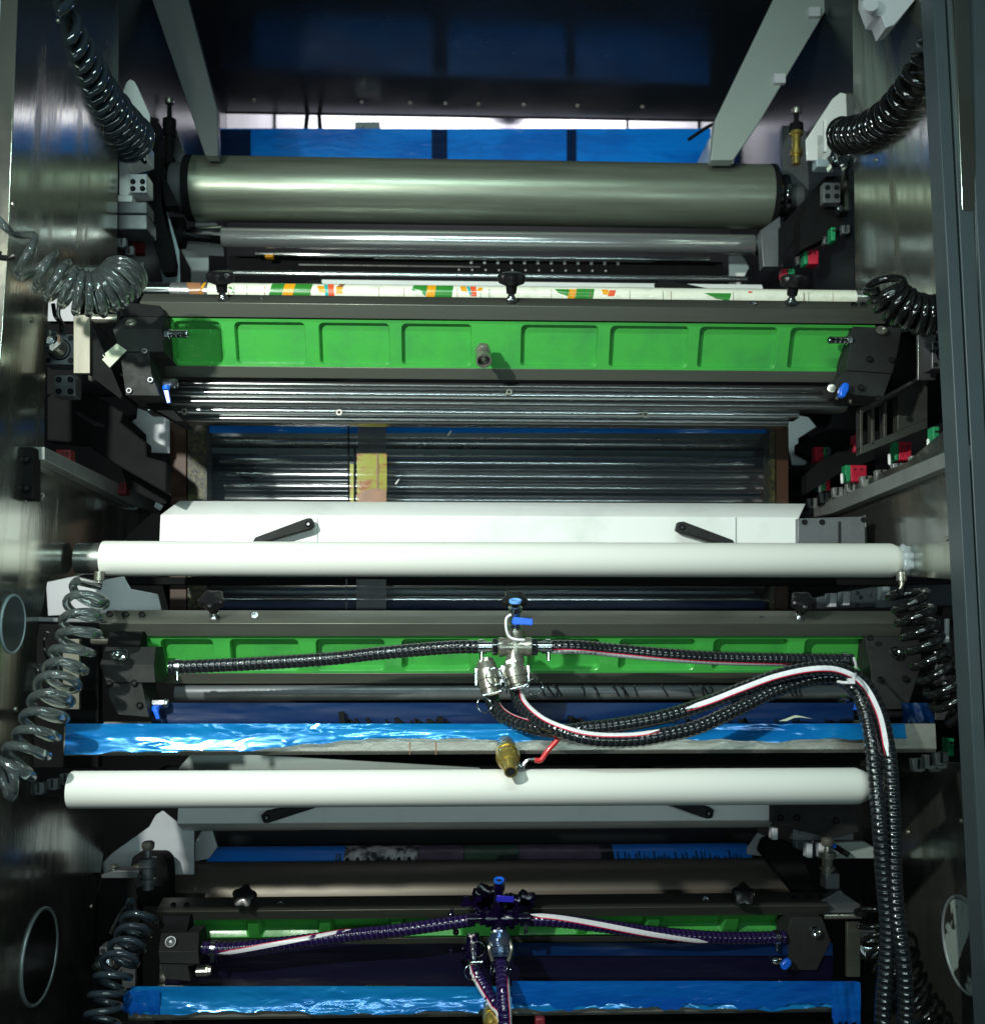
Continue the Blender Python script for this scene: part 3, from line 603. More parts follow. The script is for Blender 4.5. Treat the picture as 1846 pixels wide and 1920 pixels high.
plate('rear_plate', [(1640, 1100), (1800, 1095), (1810, 1135), (1640, 1140)], 2.78, .01, greym, 'dull grey plate behind the top of the middle right coil')
# ------------------------------------------------------------------ film opening, chrome bars, brown strips
GB = 'chrome bars behind the clear film'
for k, (py, r, Y, lab) in enumerate(((832, 11, 3.02, 'broad dull grey bar, topmost behind the clear film'), (868, 15, 3.0, 'chrome bar behind the clear film, second from the top'), (893, 11, 3.02, 'chrome bar behind the clear film, third from the top'), (914, 10, 3.03, 'chrome bar behind the clear film, fourth from the top'), (938, 11, 3.04, 'chrome bar behind the clear film, just above the white cover'), (1096, 12, 2.95, 'chrome bar just under the upper white tube'), (1124, 10, 2.97, 'thin chrome bar behind the knobs of the middle chamber'))):
    roll('guide_bar', lab, 372, 1452, py, Y, r, chromed if k else steel, GB, 'bar', n=40)
mb = MB(); mb.pbox(362, 812, 1460, 1150, 3.13, 3.16); o = obj('rear_sheet', mb, navy); tag(o, 'dark sheet behind the chrome bars', 'sheet')
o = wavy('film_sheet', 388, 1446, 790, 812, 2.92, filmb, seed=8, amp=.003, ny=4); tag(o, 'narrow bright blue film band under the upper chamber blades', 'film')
o = wavy('film_sheet', 400, 1440, 1127, 1150, 2.93, filmd, seed=9, amp=.003, ny=4); tag(o, 'narrow dark blue band standing in for a reflection above the middle chamber', 'film')  # blue reflection in the web, built as a coloured strip
cf = thing('clear_web', 'clear plastic web stretched over the chrome bars, with a printed yellow tape', 'clear web', P(900, 945, 2.87))
mb = MB(); mb.prism([P(386, 786, 2.885), P(1440, 786, 2.885), P(1440, 950, 2.868), P(386, 950, 2.868)], (0, .0005, 0)); obj('web_film', mb, clear, cf)
mb = MB(); mb.pbox(669, 850, 725, 946, 2.866, 2.868); tp = obj('yellow_tape', mb, tapey, cf)
mb = MB(); mb.pbox(671, 792, 724, 850, 2.866, 2.868); obj('grey_tape', mb, tapeg, cf)
mb = MB(); mb.pbox(652, 792, 655, 946, 2.866, 2.868); mb.pbox(663, 840, 667, 946, 2.866, 2.868); obj('dark_line', mb, blackm, cf)
mb = MB(); mb.pbox(656, 870, 663, 946, 2.866, 2.868); obj('yellow_line', mb, tapey, cf)
mb = MB(); mb.pbox(706, 850, 709, 946, 2.863, 2.866); mb.ppoly([(672, 925), (700, 915), (724, 918), (724, 945), (672, 945)], 2.862, 2.865); obj('brown_patch', mb, pbrown, tp)
for x, y in ((838, 816), (740, 907)):
    mb = MB(); mb.ppoly([(x, y), (x+7, y-9), (x+9, y-9), (x+3, y+1)], 2.866, 2.869); obj('white_scratch', mb, white, cf)
mb = MB(); mb.pbox(668, 1086, 724, 1150, 2.85, 2.852); mb.pbox(648, 1086, 651, 1150, 2.85, 2.852); o = obj('tape_piece', mb, tapeg); tag(o, 'grey tape strips on the clear web below the upper white tube', 'tape')
for (a, b, c, d, lab) in ((318, 350, 786, 1150, 'rusty brown upright strip left of the clear web'), (1452, 1478, 800, 1150, 'dark brown upright strip right of the clear web')):
    mb = MB(); mb.pbox(a, c, b, d, 2.9, 3.1); o = obj('brown_strip', mb, brown, bevel=.002); tag(o, lab, 'strip')
for (a, b, c, d, lab) in ((352, 388, 792, 1150, 'greenish crusted ink edge at the left end of the clear web'), (1442, 1452, 800, 1150, 'thin ochre crusted ink edge at the right end of the clear web')):
    mb = MB(); mb.pbox(a, c, b, d, 2.89, 2.95); o = obj('ink_edge', mb, ochre); tag(o, lab, 'ink edge')
# black surround (blind plates) that fill between the frames
plate('dark_liner', [(230, 930), (300, 950), (300, 1080), (318, 1150), (318, 760), (240, 780)], 3.2, .02, blackm, 'black inner frame piece left of the brown strip', 'frame')
plate('dark_liner', [(1478, 760), (1640, 760), (1640, 1080), (1478, 1150)], 3.2, .02, blackm, 'black inner frame piece right of the clear web', 'frame')
plate('dark_strip', [(170, 1082), (1690, 1082), (1690, 1098), (170, 1096)], 2.86, .05, blackm, 'dark strip standing in for the shadow right under the upper white tube', 'cross member')  # black strip put in for the shadow band below the tube
# ------------------------------------------------------------------ white covers with levers
def lever(parent, pts, Y, wpx, label=None):
    (x0, y0), (x1, y1) = pts; d = Vector((x1-x0, y1-y0)).normalized(); n = Vector((-d.y, d.x))
    mb = MB(); a = wpx; b = wpx*.62
    mb.ppoly([(x0-d.x*a*.8+n.x*a*.8, y0-d.y*a*.8+n.y*a*.8), (x0-d.x*a*.9-n.x*a*.6, y0-d.y*a*.9-n.y*a*.6), (x0+n.x*-a, y0+n.y*-a), (x1-n.x*b, y1-n.y*b), (x1+d.x*b, y1+d.y*b), (x1+n.x*b, y1+n.y*b), (x0+n.x*a, y0+n.y*a)], Y-.03, Y-.006)
    lv = obj('lever', mb, block, parent, bevel=.003)
    mb = MB(); screw(mb, P(x0, y0, Y-.03), NY, wpx*.5*Y/F); obj('pivot_screw', mb, [blackm, zinc], lv)
cv = thing('white_cover', 'white painted cover with two black levers just above the upper white tube', 'cover', P(900, 1030, 2.5))
mb = MB(); X0 = xr(300, 980, 2.66); X1 = xr(1497, 980, 2.66)
pf = [P(930, y, Y_) for y, Y_ in ((942, 2.72), (968, 2.66), (1075, 2.66), (1075, 2.76), (942, 2.76))]
A = [V(X0+(.03 if i in (0, 4) else 0), p.y, p.z) for i, p in enumerate(pf)]; B = [V(X1+(.04 if i in (0, 4) else 0), p.y, p.z) for i, p in enumerate(pf)]
mb._close([mb.bm.verts.new(p) for p in A], [mb.bm.verts.new(p) for p in B]); obj('cover_body', mb, white, cv, bevel=.002)
for x in (595, 1379):
    mb = MB(); mb.pbox(x-.8, 970, x+.8, 1040, 2.6575, 2.6595); obj('seam', mb, greyb, cv)
lever(cv, ((578, 982), (480, 1014)), 2.65, 11); lever(cv, ((1278, 988), (1372, 1019)), 2.65, 11)
dp = plate('dark_plate', [(1495, 972), (1620, 968), (1622, 1030), (1495, 1030)], 2.64, .05, greym, 'dark grey plate with screws at the right end of the upper white cover', 'plate')
for x, y in ((1507, 979), (1540, 979), (1618, 975)):
    mb = MB(); screw(mb, P(x, y, 2.64), NY, .007); obj('screw', mb, [blackm, dark], dp)
mb = MB(); mb.pbox(1571, 978, 1576, 1030, 2.638, 2.64); obj('slot', mb, dark, dp)
cv = thing('white_cover', 'dim white cover with two black levers just below the lower white tube', 'cover', P(900, 1560, 2.55))
X0 = xr(333, 1530, 2.6); X1 = xr(1452, 1530, 2.6)
mb = MB(); mb.xprism(X0, X1, [(1470, 2.6), (1541, 2.6), (1554, 2.65), (1554, 2.7), (1470, 2.7)]); obj('cover_body', mb, white, cv, bevel=.002)
mb = MB(); mb.xprism(xr(602, 1530, 2.545), xr(1205, 1530, 2.545), [(1505, 2.595), (1540, 2.595), (1540, 2.599), (1505, 2.599)]); obj('centre_panel', mb, white, cv)
lever(cv, ((500, 1533), (590, 1508)), 2.59, 11); lever(cv, ((1328, 1525), (1245, 1500)), 2.59, 11)
plate('pale_wedge', [(335, 1440), (360, 1412), (420, 1412), (900, 1440), (900, 1450), (335, 1450)], 2.75, .01, greyb, 'grey wedge shaped sheet under the steel tray at left', 'sheet')
plate('dark_plate', [(1450, 1505), (1600, 1505), (1610, 1560), (1560, 1572), (1450, 1545)], 2.56, .04, block, 'dark plate with screws at the right end of the lower white cover', 'plate')
for x, y, i in ((1462, 1533, 0), (1493, 1533, 1), (1566, 1538, 2)):
    mb = MB(); screw(mb, P(x, y, 2.56), NY, .008); o = obj('cap_screw', mb, [blackm, dark]); tag(o, 'black cap screw on the dark plate below the lower tube, %s of three' % ('leftmost', 'middle', 'rightmost')[i], 'screw', 'screws on the lower dark plate')
sb = thing('sensor_bar', 'grey bracket group with a blue tipped pin at the right of the printed cylinder', 'sensor bar', P(1560, 1610, 2.6))
mb = MB(); mb.ppoly([(1486, 1555), (1600, 1558), (1600, 1576), (1486, 1576)], 2.6, 2.63); obj('upper_bar', mb, greym, sb, bevel=.002)
mb = MB(); mb.ppoly([(1490, 1575), (1520, 1575), (1545, 1592), (1560, 1608), (1530, 1608), (1490, 1590)], 2.62, 2.64); obj('hinge_arm', mb, column, sb, bevel=.002)
mb = MB(); mb.ppoly([(1556, 1580), (1620, 1578), (1655, 1600), (1655, 1610), (1556, 1610)], 2.64, 2.66); obj('lower_bar', mb, greyb, sb, bevel=.002)
for x in (1447, 1512, 1535): 
    mb = MB(); mb.pbox(x, 1553 if x < 1500 else 1582, x+11, 1575 if x < 1500 else 1609, 2.57, 2.6); obj('sensor_block', mb, pale, sb, bevel=.002)
mb = MB(); mb.lathe(P(1562, 1586, 2.6), V(.8, -.3, -.5), [(0, .007), (.04, .007)], 14); pn = obj('pin', mb, blackm, sb)
mb = MB(); mb.lathe(P(1561, 1585, 2.59), V(0, -1, 0), [(0, .006), (.01, .005)], 14); obj('blue_tip', mb, bluep, pn)
for x, y in ((1502, 1560), (1489, 1568), (1512, 1580), (1522, 1578), (1560, 1603), (1640, 1584), (1642, 1603)):
    mb = MB(); mb.lathe(P(x, y, 2.59), NY, [(0, .0035), (.003, .003)], 10); obj('screw', mb, zinc, sb)
plate('rear_plate', [(195, 1640), (192, 1618), (210, 1600), (280, 1550), (292, 1528), (305, 1520), (330, 1540), (364, 1556), (364, 1640)], 2.85, .008, pale, 'dim grey sheet with a notched top, left of the printed cylinder')
plate('rear_plate', [(366, 1615), (366, 1580), (378, 1558), (398, 1558), (408, 1588), (392, 1610)], 3.0, .008, pale, 'small pale triangular sheet at the left end of the printed cylinder')
plate('rear_plate', [(1400, 1602), (1400, 1590), (1420, 1562), (1440, 1570), (1432, 1606)], 3.0, .008, pale, 'small pale curved sheet at the right end of the printed cylinder')
# ------------------------------------------------------------------ white tubes
GT = 'long white tubes across the machine'
def tube_(x0, x1, py, Y, rpx, label):
    t = thing('white_tube', label, 'tube', P(x0, py, Y), GT)
    X0 = xr(x0, py, Y); X1 = xr(x1, py, Y); r = rpx*Y/F; z = zc(py, Y); L = X1-X0
    mb = MB(); mb.lathe(V(X0, Y, z), V(1, 0, 0), [(0, r*.985), (.003, r), (L-.028, r), (L-.012, r*.84), (L-.002, r*.6), (L, r*.45)], 64); obj('tube_body', mb, tubew, t)
    return t, X0, X1, z, r
t, X0, X1, z, r = tube_(194, 1690, 1049, 2.5, 32.5, 'long white tube above the middle chamber, the upper of two')
mb = MB(); mb.lathe(V(X0-.06, 2.5, z), V(1, 0, 0), [(0, r*.9), (.061, r*.9)], 40); obj('grey_sleeve', mb, steel, t, bevel=.001)
mb = MB(); mb.lathe(V(X1-.012, 2.5, z), V(1, 0, 0), [(0, r*.7), (.01, r*.95), (.022, r*.8), (.035, r*.9), (.04, r*.6)], 30, mod=lambda a: .09*math.sin(a*7)); obj('film_wrap', mb, crinkle, t, angle=80)
t, X0, X1, z, r = tube_(134, 1630, 1477, 2.15, 33, 'long white tube below the steel tray, the lower of two')
mb = MB(); mb.lathe(V(X1-.01, 2.15, z), V(1, 0, 0), [(0, r*.7), (.02, r*.8), (.05, r*.75)], 30); obj('end_sleeve', mb, nickel, t)
for px, lab in ((186, 'left'), (1690, 'right')):
    mb = MB(); mb.lathe(P(px, 1104, 2.46), V(0, 0, 1), [(0, .007), (.018, .007), (.019, .012), (.04, .012)], 20); o = obj('hose_socket', mb, nickel); tag(o, 'brassy hose socket under the %s end of the upper white tube' % lab, 'socket')
# ================================================================== KNOBS, FITTINGS
def knob(parent, base, ax, R=.031, bolt=True, kmat=knobm):
    ax = Vector(ax).normalized(); base = Vector(base); s = R/.031
    star = lambda k: (lambda a: k*math.cos(5*a))
    mb = MB(); prev = None
    for h, r, k in ((.018, .011, 0), (.034, .0125, .0), (.036, .017, .03), (.040, .025, .10), (.046, .028, .13), (.056, .028, .13), (.060, .025, .12), (.062, .018, .06), (.0625, .004, 0)):
        rg = mb.ring(base+ax*h*s, ax, r*s, 60, .3, star(k))
        if prev: mb.bridge(prev, rg)
        else: mb.face(rg[::-1])
        prev = rg
    mb.face(prev); kb = obj('star_knob', mb, kmat, parent, angle=30)
    mb = MB(); mb.lathe(base, ax, [(0, .0135*s), (.007*s, .0135*s)], 6); mb.lathe(base+ax*.007*s, ax, [(0, .0095*s), (.003*s, .0095*s), (.004*s, .0075*s), (.012*s, .0075*s)], 20); obj('threaded_bolt', mb, zinc, kb, bevel=.0008)
def barb(parent, a, ax, L, r, name='hose_barb', mt_=zinc):
    mb = MB(); mb.lathe(a, ax, [(0, r*1.35), (L*.18, r*1.35)], 6)
    pr = [(L*.18, r)]
    for k in range(3): pr += [(L*(.3+.2*k), r), (L*(.32+.2*k), r*.86), (L*(.42+.2*k), r*.86), (L*(.48+.2*k), r)]
    pr += [(L, r*.9), (L, r*.6), (L*.9, r*.58)]
    mb.lathe(a, ax, pr, 24); return obj(name, mb, mt_, parent)
# ================================================================== CHAMBERS
def chamber(name, label, U):
    ref = 930; t = thing(name, label, 'ink chamber', P(ref, U['r'][-1], U['Y0']))
    Y0, Y1 = U['Y0'], U['Y1']; rt, re, rg0, rg1, rb = U['r']       # flange top, bright edge, green top, green bottom, bar bottom
    X0, X1 = xr(U['x0'], re, Y0), xr(U['x1'], re, Y0)
    Yt = lambda y: Y0+(Y1-Y0)*(y-re)/(rb-re)
    up = MB(); up.xprism(X0, X1, [(rt, Y0+U['fd']), (re, Y0), (rg0, Yt(rg0)), (rg0, Y0+.09), (rt, Y0+.09)]); obj('upper_bar', up, anodl, t, bevel=.0012)
    lo = MB(); xa, xb = xr(U['l0'], rb, Y1), xr(U['l1'], rb, Y1)
    lo.xprism(xa, xb, [(rg1, Yt(rg1)), (rb, Yt(rb)), (rb, Y1+.08), (rg1, Y1+.08)]); obj('lower_bar', lo, anodl, t, bevel=.0012)
    # green panel with recessed pockets
    gY = .010; A = P(ref, rg0, Yt(rg0)); B = P(ref, rg1, Yt(rg1))
    A = V(0, A.y+gY, A.z-.0002); B = V(0, B.y+gY, B.z+.0002); es = (B-A); S = es.length; es.normalize(); nn = V(0, -es.z, es.y)
    if nn.y > 0: nn = -nn
    G = lambda x, s, h: V(x, A.y, A.z)+es*s+nn*h
    mb = MB(); gx0, gx1 = X0+.02, X1-.02
    cells = []; prev = gx0
    for (a, b) in U['pockets']:
        xa_, xb_ = xr(a, (rg0+rg1)/2, Yt((rg0+rg1)/2)), xr(b, (rg0+rg1)/2, Yt((rg0+rg1)/2)); cells.append((xa_, xb_))
    mg = .010*U.get('k', 1)
    def quad(x0, x1): mb.poly3([G(x0, 0, 0), G(x1, 0, 0), G(x1, S, 0), G(x0, S, 0)])
    for (xa_, xb_) in cells:
        c0, c1 = xa_-mg, xb_+mg
        quad(prev, c0); prev = c1
        R = .012*U.get('k', 1); s0, s1 = U.get('ms', .008), S-U.get('ms', .008); D = U['pd']; bv = U['bv']
        def rr(x0, x1, y0, y1, r, h):
            out = []
            for cx, cy, a0 in ((x1-r, y0+r, -90), (x1-r, y1-r, 0), (x0+r, y1-r, 90), (x0+r, y0+r, 180)):
                for k in range(7):
                    a = math.radians(a0+15*k); out.append((cx+r*math.cos(a), cy+r*math.sin(a)))
            return [mb.bm.verts.new(G(x, y, h)) for x, y in out]
        outer = []
        for ci, (cx, cy) in enumerate(((c1, 0), (c1, S), (c0, S), (c0, 0))):
            for k in range(7):
                if k < 3: q = [(xb_-R+R*math.sin(math.radians(15*k)), 0), (c1, s1-R+R*math.sin(math.radians(15*k))), (xa_+R-R*math.sin(math.radians(15*k)), S), (c0, s0+R-R*math.sin(math.radians(15*k)))][ci]
                elif k == 3: q = (cx, cy)
                else: q = [(c1, s0+R-R*math.cos(math.radians(15*k))), (xb_-R+R*math.cos(math.radians(15*k)), S), (c0, s1-R+R*math.cos(math.radians(15*k))), (xa_+R-R*math.cos(math.radians(15*k)), 0)][ci]
                outer.append(mb.bm.verts.new(G(q[0], q[1], 0)))
        r1 = rr(xa_, xb_, s0, s1, R, 0); r2 = rr(xa_+.0012, xb_-.0012, s0+.0012, s1-.0012, R, -.0015); r3 = rr(xa_+bv, xb_-bv, s0+bv*.8, s1-bv*.9, R*.8, -D)
        mb.bridge(outer, r1); mb.bridge(r1, r2); mb.bridge(r2, r3); mb.face(r3)
    quad(prev, gx1)
    mb.poly3([G(gx0, 0, 0), G(gx0, 0, -.03), G(gx1, 0, -.03), G(gx1, 0, 0)]); mb.poly3([G(gx0, S, 0), G(gx1, S, 0), G(gx1, S, -.03), G(gx0, S, -.03)])
    mb.poly3([G(gx0, 0, -.03), G(gx1, 0, -.03), G(gx1, S, -.03), G(gx0, S, -.03)])
    mb.poly3([G(gx0, 0, 0), G(gx0, S, 0), G(gx0, S, -.03), G(gx0, 0, -.03)]); mb.poly3([G(gx1, 0, 0), G(gx1, S, 0), G(gx1, S, -.03), G(gx1, 0, -.03)])
    obj('green_panel', mb, green, t, angle=25)
    for (px, py) in U['knobs']:
        yy = Y0+U['fd']*.5
        knob(t, P(px, (rt+re)/2+U.get('kdy', 0)+py, yy-.003), U['kax'], U.get('kr', .031))
    for px in U['holes']:
        mb = MB(); c = P(px, (rt+re)/2+(px-930)*U.get('hs', .008), Y0+U['fd']*.5-.001)
        n = V(0, -1, .4); mb.lathe(c, n, [(-.004, .0075), (.0012, .0075), (.0012, .0055), (-.003, .005)], 18); obj('threaded_hole', mb, blackm if px not in U.get('bright', ()) else zinc, t)
    return t
def endblock(t, polys, label=None):
    for k, (pp, Ya, Yb, mt_) in enumerate(polys):
        mb = MB(); mb.ppoly(pp, Ya, Yb); obj('end_block' if k == 0 else 'end_block_step', mb, mt_, t, bevel=.0012)
def chamf(t, pp_front, pp_top_back, Ya, Yb, mt_, depth):
    # a block whose front face is pp_front (4 points) and whose upper face slopes back to pp_top_back (2 points, at Yb)
    a, b, c, d = [P(x, y, Ya) for x, y in pp_front]; e, f = [P(x, y, Yb) for x, y in pp_top_back]
    mb = MB(); k = V(0, depth, 0)
    vs_ = [mb.bm.verts.new(p) for p in (a, b, c, d, e, f, c+k, d+k, e+V(0, depth-(Yb-Ya), 0), f+V(0, depth-(Yb-Ya), 0))]
    A, B, Cc, D, E, Fv, G_, H, I, J = vs_
    for q in ((A, B, Cc, D), (E, Fv, B, A), (D, Cc, G_, H), (I, J, Fv, E), (H, G_, J, I), (A, D, H, I, E), (B, Fv, J, G_, Cc)): mb.face(list(q))
    return obj('end_block', mb, mt_, t, bevel=.0012)
def port_plug(t, px, py, Y, r=.012, mt_=nickel):
    mb = MB(); mb.torus(P(px, py, Y), V(0, -1, .5), r, r*.13, 28, 6); mb.lathe(P(px, py, Y+.002), V(0, -1, .5), [(0, r*.85), (.002, r*.8), (.003, r*.5), (.001, r*.3)], 24); obj('port_plug', mb, mt_, t)
def drain(t, px, py, Y, side=1, handle=True, hl=30, mt_=zinc):
    mb = MB(); a = P(px-14*side, py, Y); mb.lathe(a, V(side, 0, 0), [(0, .006), (.004, .0125), (.03, .0125), (.031, .01), (.036, .01), (.037, .006)], 8); v = obj('drain_valve', mb, mt_, t)
    if handle:
        mb = MB(); mb.lathe(P(px-6*side, py+4, Y-.014), V(0, 0, -1), [(0, .008), (.01, .009)], 16)
        mb.ppoly([(px-12*side, py+12), (px-2*side, py+12), (px+2*side, py+12+hl), (px-5*side, py+13+hl)], Y-.024, Y-.016); obj('valve_handle', mb, bluep, v, bevel=.001)
    return v
# ---- upper chamber
U1 = dict(Y0=2.42, Y1=2.50, r=(558, 573, 600, 691, 712), fd=.03, x0=262, x1=1662, l0=300, l1=1592, pd=.016, bv=.004, ms=.007,
          pockets=[(325, 415), (439, 573), (597, 731), (752, 885), (976, 1122), (1143, 1292), (1310, 1458), (1480, 1604)],
          knobs=[(418, -2), (958, 0), (1482, 4)], kax=(0, -.55, 1), holes=[490, 1412, 1600, 1618], bright=(490, 1412), kr=.034)
c1 = chamber('ink_chamber', 'upper green-panelled ink chamber with no hoses attached and three black knobs', U1)
# corrugated lower blades
for k, (pa, pb_, Ya, xa, xb) in enumerate(((713, 728, 2.51, 298, 1585), (729, 745, 2.53, 262, 1590), (746, 762, 2.55, 258, 1590), (763, 777, 2.58, 275, 1500), (778, 793, 2.61, 335, 1480))):
    mb = MB(); X0, X1 = xr(xa, pa, Ya), xr(xb, pa, Ya); n = 9; pts = []
    za, zb = P(930, pa, Ya).z, P(930, pb_, Ya).z; h = (za-zb)/2
    for i in range(n+1):
        a = math.pi*i/n; pts.append(V(X0, Ya-math.sin(a)*h*.9+.02, (za+zb)/2+math.cos(a)*h*.96))
    pts += [V(X0, Ya+.06, zb), V(X0, Ya+.06, za)]
    mb.prism(pts, (X1-X0, 0, 0)); obj('blade_bar', mb, chromed if k % 2 else mat('blade_steel%d' % k, (.22, .23, .23), .9, .24, .3, 9, (.4, 3, 3), rvar=.06), c1)
for x, y, Yy in ((954, 736, 2.50), (636, 774, 2.56), (1209, 778, 2.56), (346, 772, 2.57)):
    mb = MB(); screw(mb, P(x, y, Yy), NY, .008); obj('blade_screw', mb, [nickel, dark], c1)
# left end block
chamf(c1, [(211, 617), (303, 617), (308, 660), (225, 660)], [(232, 594), (312, 594)], 2.35, 2.39, block, .08)
endblock(c1, [([(225, 660.5), (308, 660.5), (280, 662), (284, 700), (300, 742), (236, 741)], 2.352, 2.47, block), ([(222, 565), (300, 573), (312, 593.5), (226, 593.5)], 2.40, 2.47, blackm), ([(236, 742), (300, 742), (345, 790), (330, 790), (262, 752)], 2.44, 2.54, blackm)])
for x, y in ((272, 659), (283, 713), (243, 733)):
    mb = MB(); screw(mb, P(x, y, 2.35), NY, .007); obj('screw', mb, [greym, dark], c1)
port_plug(c1, 246, 605, 2.362, .011)
barb(c1, P(310, 626, 2.37), V(1, 0, 0), .052, .0095)
drain(c1, 318, 719, 2.40, 1, True, 24)
# right end block
chamf(c1, [(1592, 655), (1683, 657), (1672, 700), (1585, 694)], [(1598, 608), (1690, 614)], 2.42, 2.45, block, .08)
endblock(c1, [([(1585, 694.5), (1671, 700.5), (1655, 745), (1600, 740), (1575, 735), (1565, 715)], 2.425, 2.52, block), ([(1590, 590), (1700, 590), (1692, 613), (1597, 607)], 2.46, 2.52, blackm)])
for x, y in ((1628, 673), (1670, 675), (1612, 726), (1645, 747)):
    mb = MB(); screw(mb, P(x, y, 2.415), NY, .007); obj('screw', mb, [blackm, dark], c1)
port_plug(c1, 1652, 619, 2.43, .012)
barb(c1, P(1594, 638, 2.43), V(-1, 0, 0), .055, .0095, mt_=chrome)
mb = MB(); mb.lathe(P(1558, 730, 2.45), V(-.3, -1, 0), [(0, .010), (.012, .010), (.013, .006)], 20); obj('drain_valve', mb, nickel, c1)
mb = MB(); mb.ppoly([(1574, 730), (1582, 716), (1592, 718), (1592, 730), (1584, 745), (1574, 744)], 2.40, 2.42); obj('valve_handle', mb, bluep, c1, bevel=.004)
mb = MB(); mb.torus(P(1581, 752, 2.47), V(.3, -1, 0), .02, .004, 20, 8, 2.2, 5.4); obj('bent_pipe', mb, nickel, c1)
# centre coupling
cc = P(905, 655, 2.43)
mb = MB(); axc = V(.03, -1, -.95); mb.lathe(cc, axc, [(0, .019), (.012, .019)], 6); mb.lathe(cc+axc.normalized()*.012, axc, [(0, .015), (.008, .015), (.010, .0185), (.02, .0185), (.024, .0165), (.032, .0165), (.036, .0185), (.046, .0185), (.0465, .0145), (.035, .013), (.015, .012)], 30, True, True)
obj('centre_coupling', mb, nickel, c1)
mb = MB(); mb.torus(cc+axc.normalized()*.05, axc, .012, .0015, 20, 6); obj('inner_ring', mb, blackm, c1)
# hinge pins between bracket and block
for (x0, x1, y, Y, r, lab) in ((168, 222, 598, 2.40, 9, 'short bright pin joining the steel bracket to the upper chamber, upper'), (168, 232, 708, 2.43, 8, 'short dull pin joining the steel bracket to the upper chamber, lower'), (172, 215, 1199, 2.42, 10, 'short brassy pin left of the middle chamber'), (1543, 1612, 1716, 2.62, 7, 'short brassy pin right of the lowest chamber'), (283, 300, 1728, 2.62, 7, 'short steel pin left of the lowest chamber')):
    mb = MB(); X0, X1 = xr(x0, y, Y), xr(x1, y, Y); z = P((x0+x1)/2, y, Y).z; mb.lathe(V(X0, Y, z), V(1, 0, 0), [(0, r*.8*Y/F), (.003, r*Y/F), (X1-X0, r*Y/F)], 24); o = obj('hinge_pin', mb, nickel); tag(o, lab, 'pin')
mb = MB(); mb.prism([P(188, 670, 2.345), P(219, 644, 2.345), P(238, 657, 2.34), P(206, 689, 2.34)], (0, .0015, 0))
for k in range(5):
    f = k/5+.08; mb.prism([P(190+30*f, 668-25*f, 2.3435), P(191.5+30*f, 667-25*f, 2.3435), P(209+31*f, 686-31*f, 2.339), P(207.5+31*f, 687.5-31*f, 2.339)], (0, .0008, 0))
o = obj('tape_scrap', mb, tapew); tag(o, 'pale ribbed tape scrap stuck on the left end block of the upper chamber', 'tape')
# ---- middle chamber
U2 = dict(Y0=2.38, Y1=2.44, r=(1145, 1169, 1193, 1262, 1281), fd=.05, x0=186, x1=1690, l0=300, l1=1620, pd=.022, bv=.004, ms=.006,
          pockets=[(300, 400), (430, 560), (591, 722), (752, 884), (990, 1126), (1160, 1305), (1337, 1480), (1508, 1640)],
          knobs=[(403, 0), (963, 0), (1497, 2)], kax=(0, -.8, .9), holes=[205, 235, 266, 478, 1428, 1630, 1658], bright=(478, 1428), kr=.03)
c2 = chamber('ink_chamber', 'middle green-panelled ink chamber crossed by black ribbed hoses', U2)
chamf(c2, [(187, 1247), (289, 1247), (292, 1280), (200, 1280)], [(198, 1213), (292, 1213)], 2.29, 2.33, block, .1)
chamf(c2, [(200, 1212), (262, 1212), (262, 1213), (200, 1213)], [(206, 1184), (268, 1184)], 2.335, 2.37, blackm, .06)
endblock(c2, [([(200, 1280.5), (292, 1280.5), (266, 1282), (270, 1300), (280, 1345), (222, 1340), (205, 1310)], 2.295, 2.4, block)])
for x, y in ((205, 1281), (252, 1280), (262, 1322)):
    mb = MB(); screw(mb, P(x, y, 2.292), NY, .007); obj('screw', mb, [blackm, dark], c2)
port_plug(c2, 224, 1229, 2.30, .0165, chrome); port_plug(c2, 1680, 1224, 2.36, .014, chrome)
drain(c2, 298, 1320, 2.34, 1, True, 16)
chamf(c2, [(1630, 1243), (1728, 1243), (1700, 1330), (1640, 1330)], [(1618, 1185), (1720, 1185)], 2.36, 2.40, block, .1)
endblock(c2, [([(1600, 1330), (1700, 1330.5), (1690, 1345), (1620, 1350), (1600, 1340)], 2.37, 2.45, blackm)])
for x, y in ((1630, 1196), (1650, 1274), (1695, 1272)):
    mb = MB(); screw(mb, P(x, y, 2.355), NY, .007); obj('screw', mb, [blackm, dark], c2)
mb = MB(); mb.lathe(P(1587, 1311, 2.38), V(-1, -.3, 0), [(0, .009), (.012, .009), (.02, .007)], 16); v = obj('drain_valve', mb, zinc, c2)
mb = MB(); mb.ppoly([(1596, 1318), (1604, 1318), (1606, 1332), (1598, 1330)], 2.36, 2.37); obj('valve_handle', mb, bluep, v, bevel=.001)
# dark round bar below
roll('drive_bar', 'dark grey round bar with ink drips, between middle chamber and blue lined tray', 330, 1640, 1297, 2.46, 15, greym, cat='bar')
mb = MB()
rnd = random.Random(5)
for k in range(22):
    x = rnd.uniform(1010, 1500); mb.tube([P(x, 1283, 2.438), P(x+rnd.uniform(3, 8), 1292, 2.436), P(x+rnd.uniform(6, 16), 1306, 2.438)], .0016, 6)
o = obj('ink_drip', mb, knobm); tag(o, 'thin black ink dribbles running over the dark bar under the middle chamber', 'ink'); o['kind'] = 'stuff'
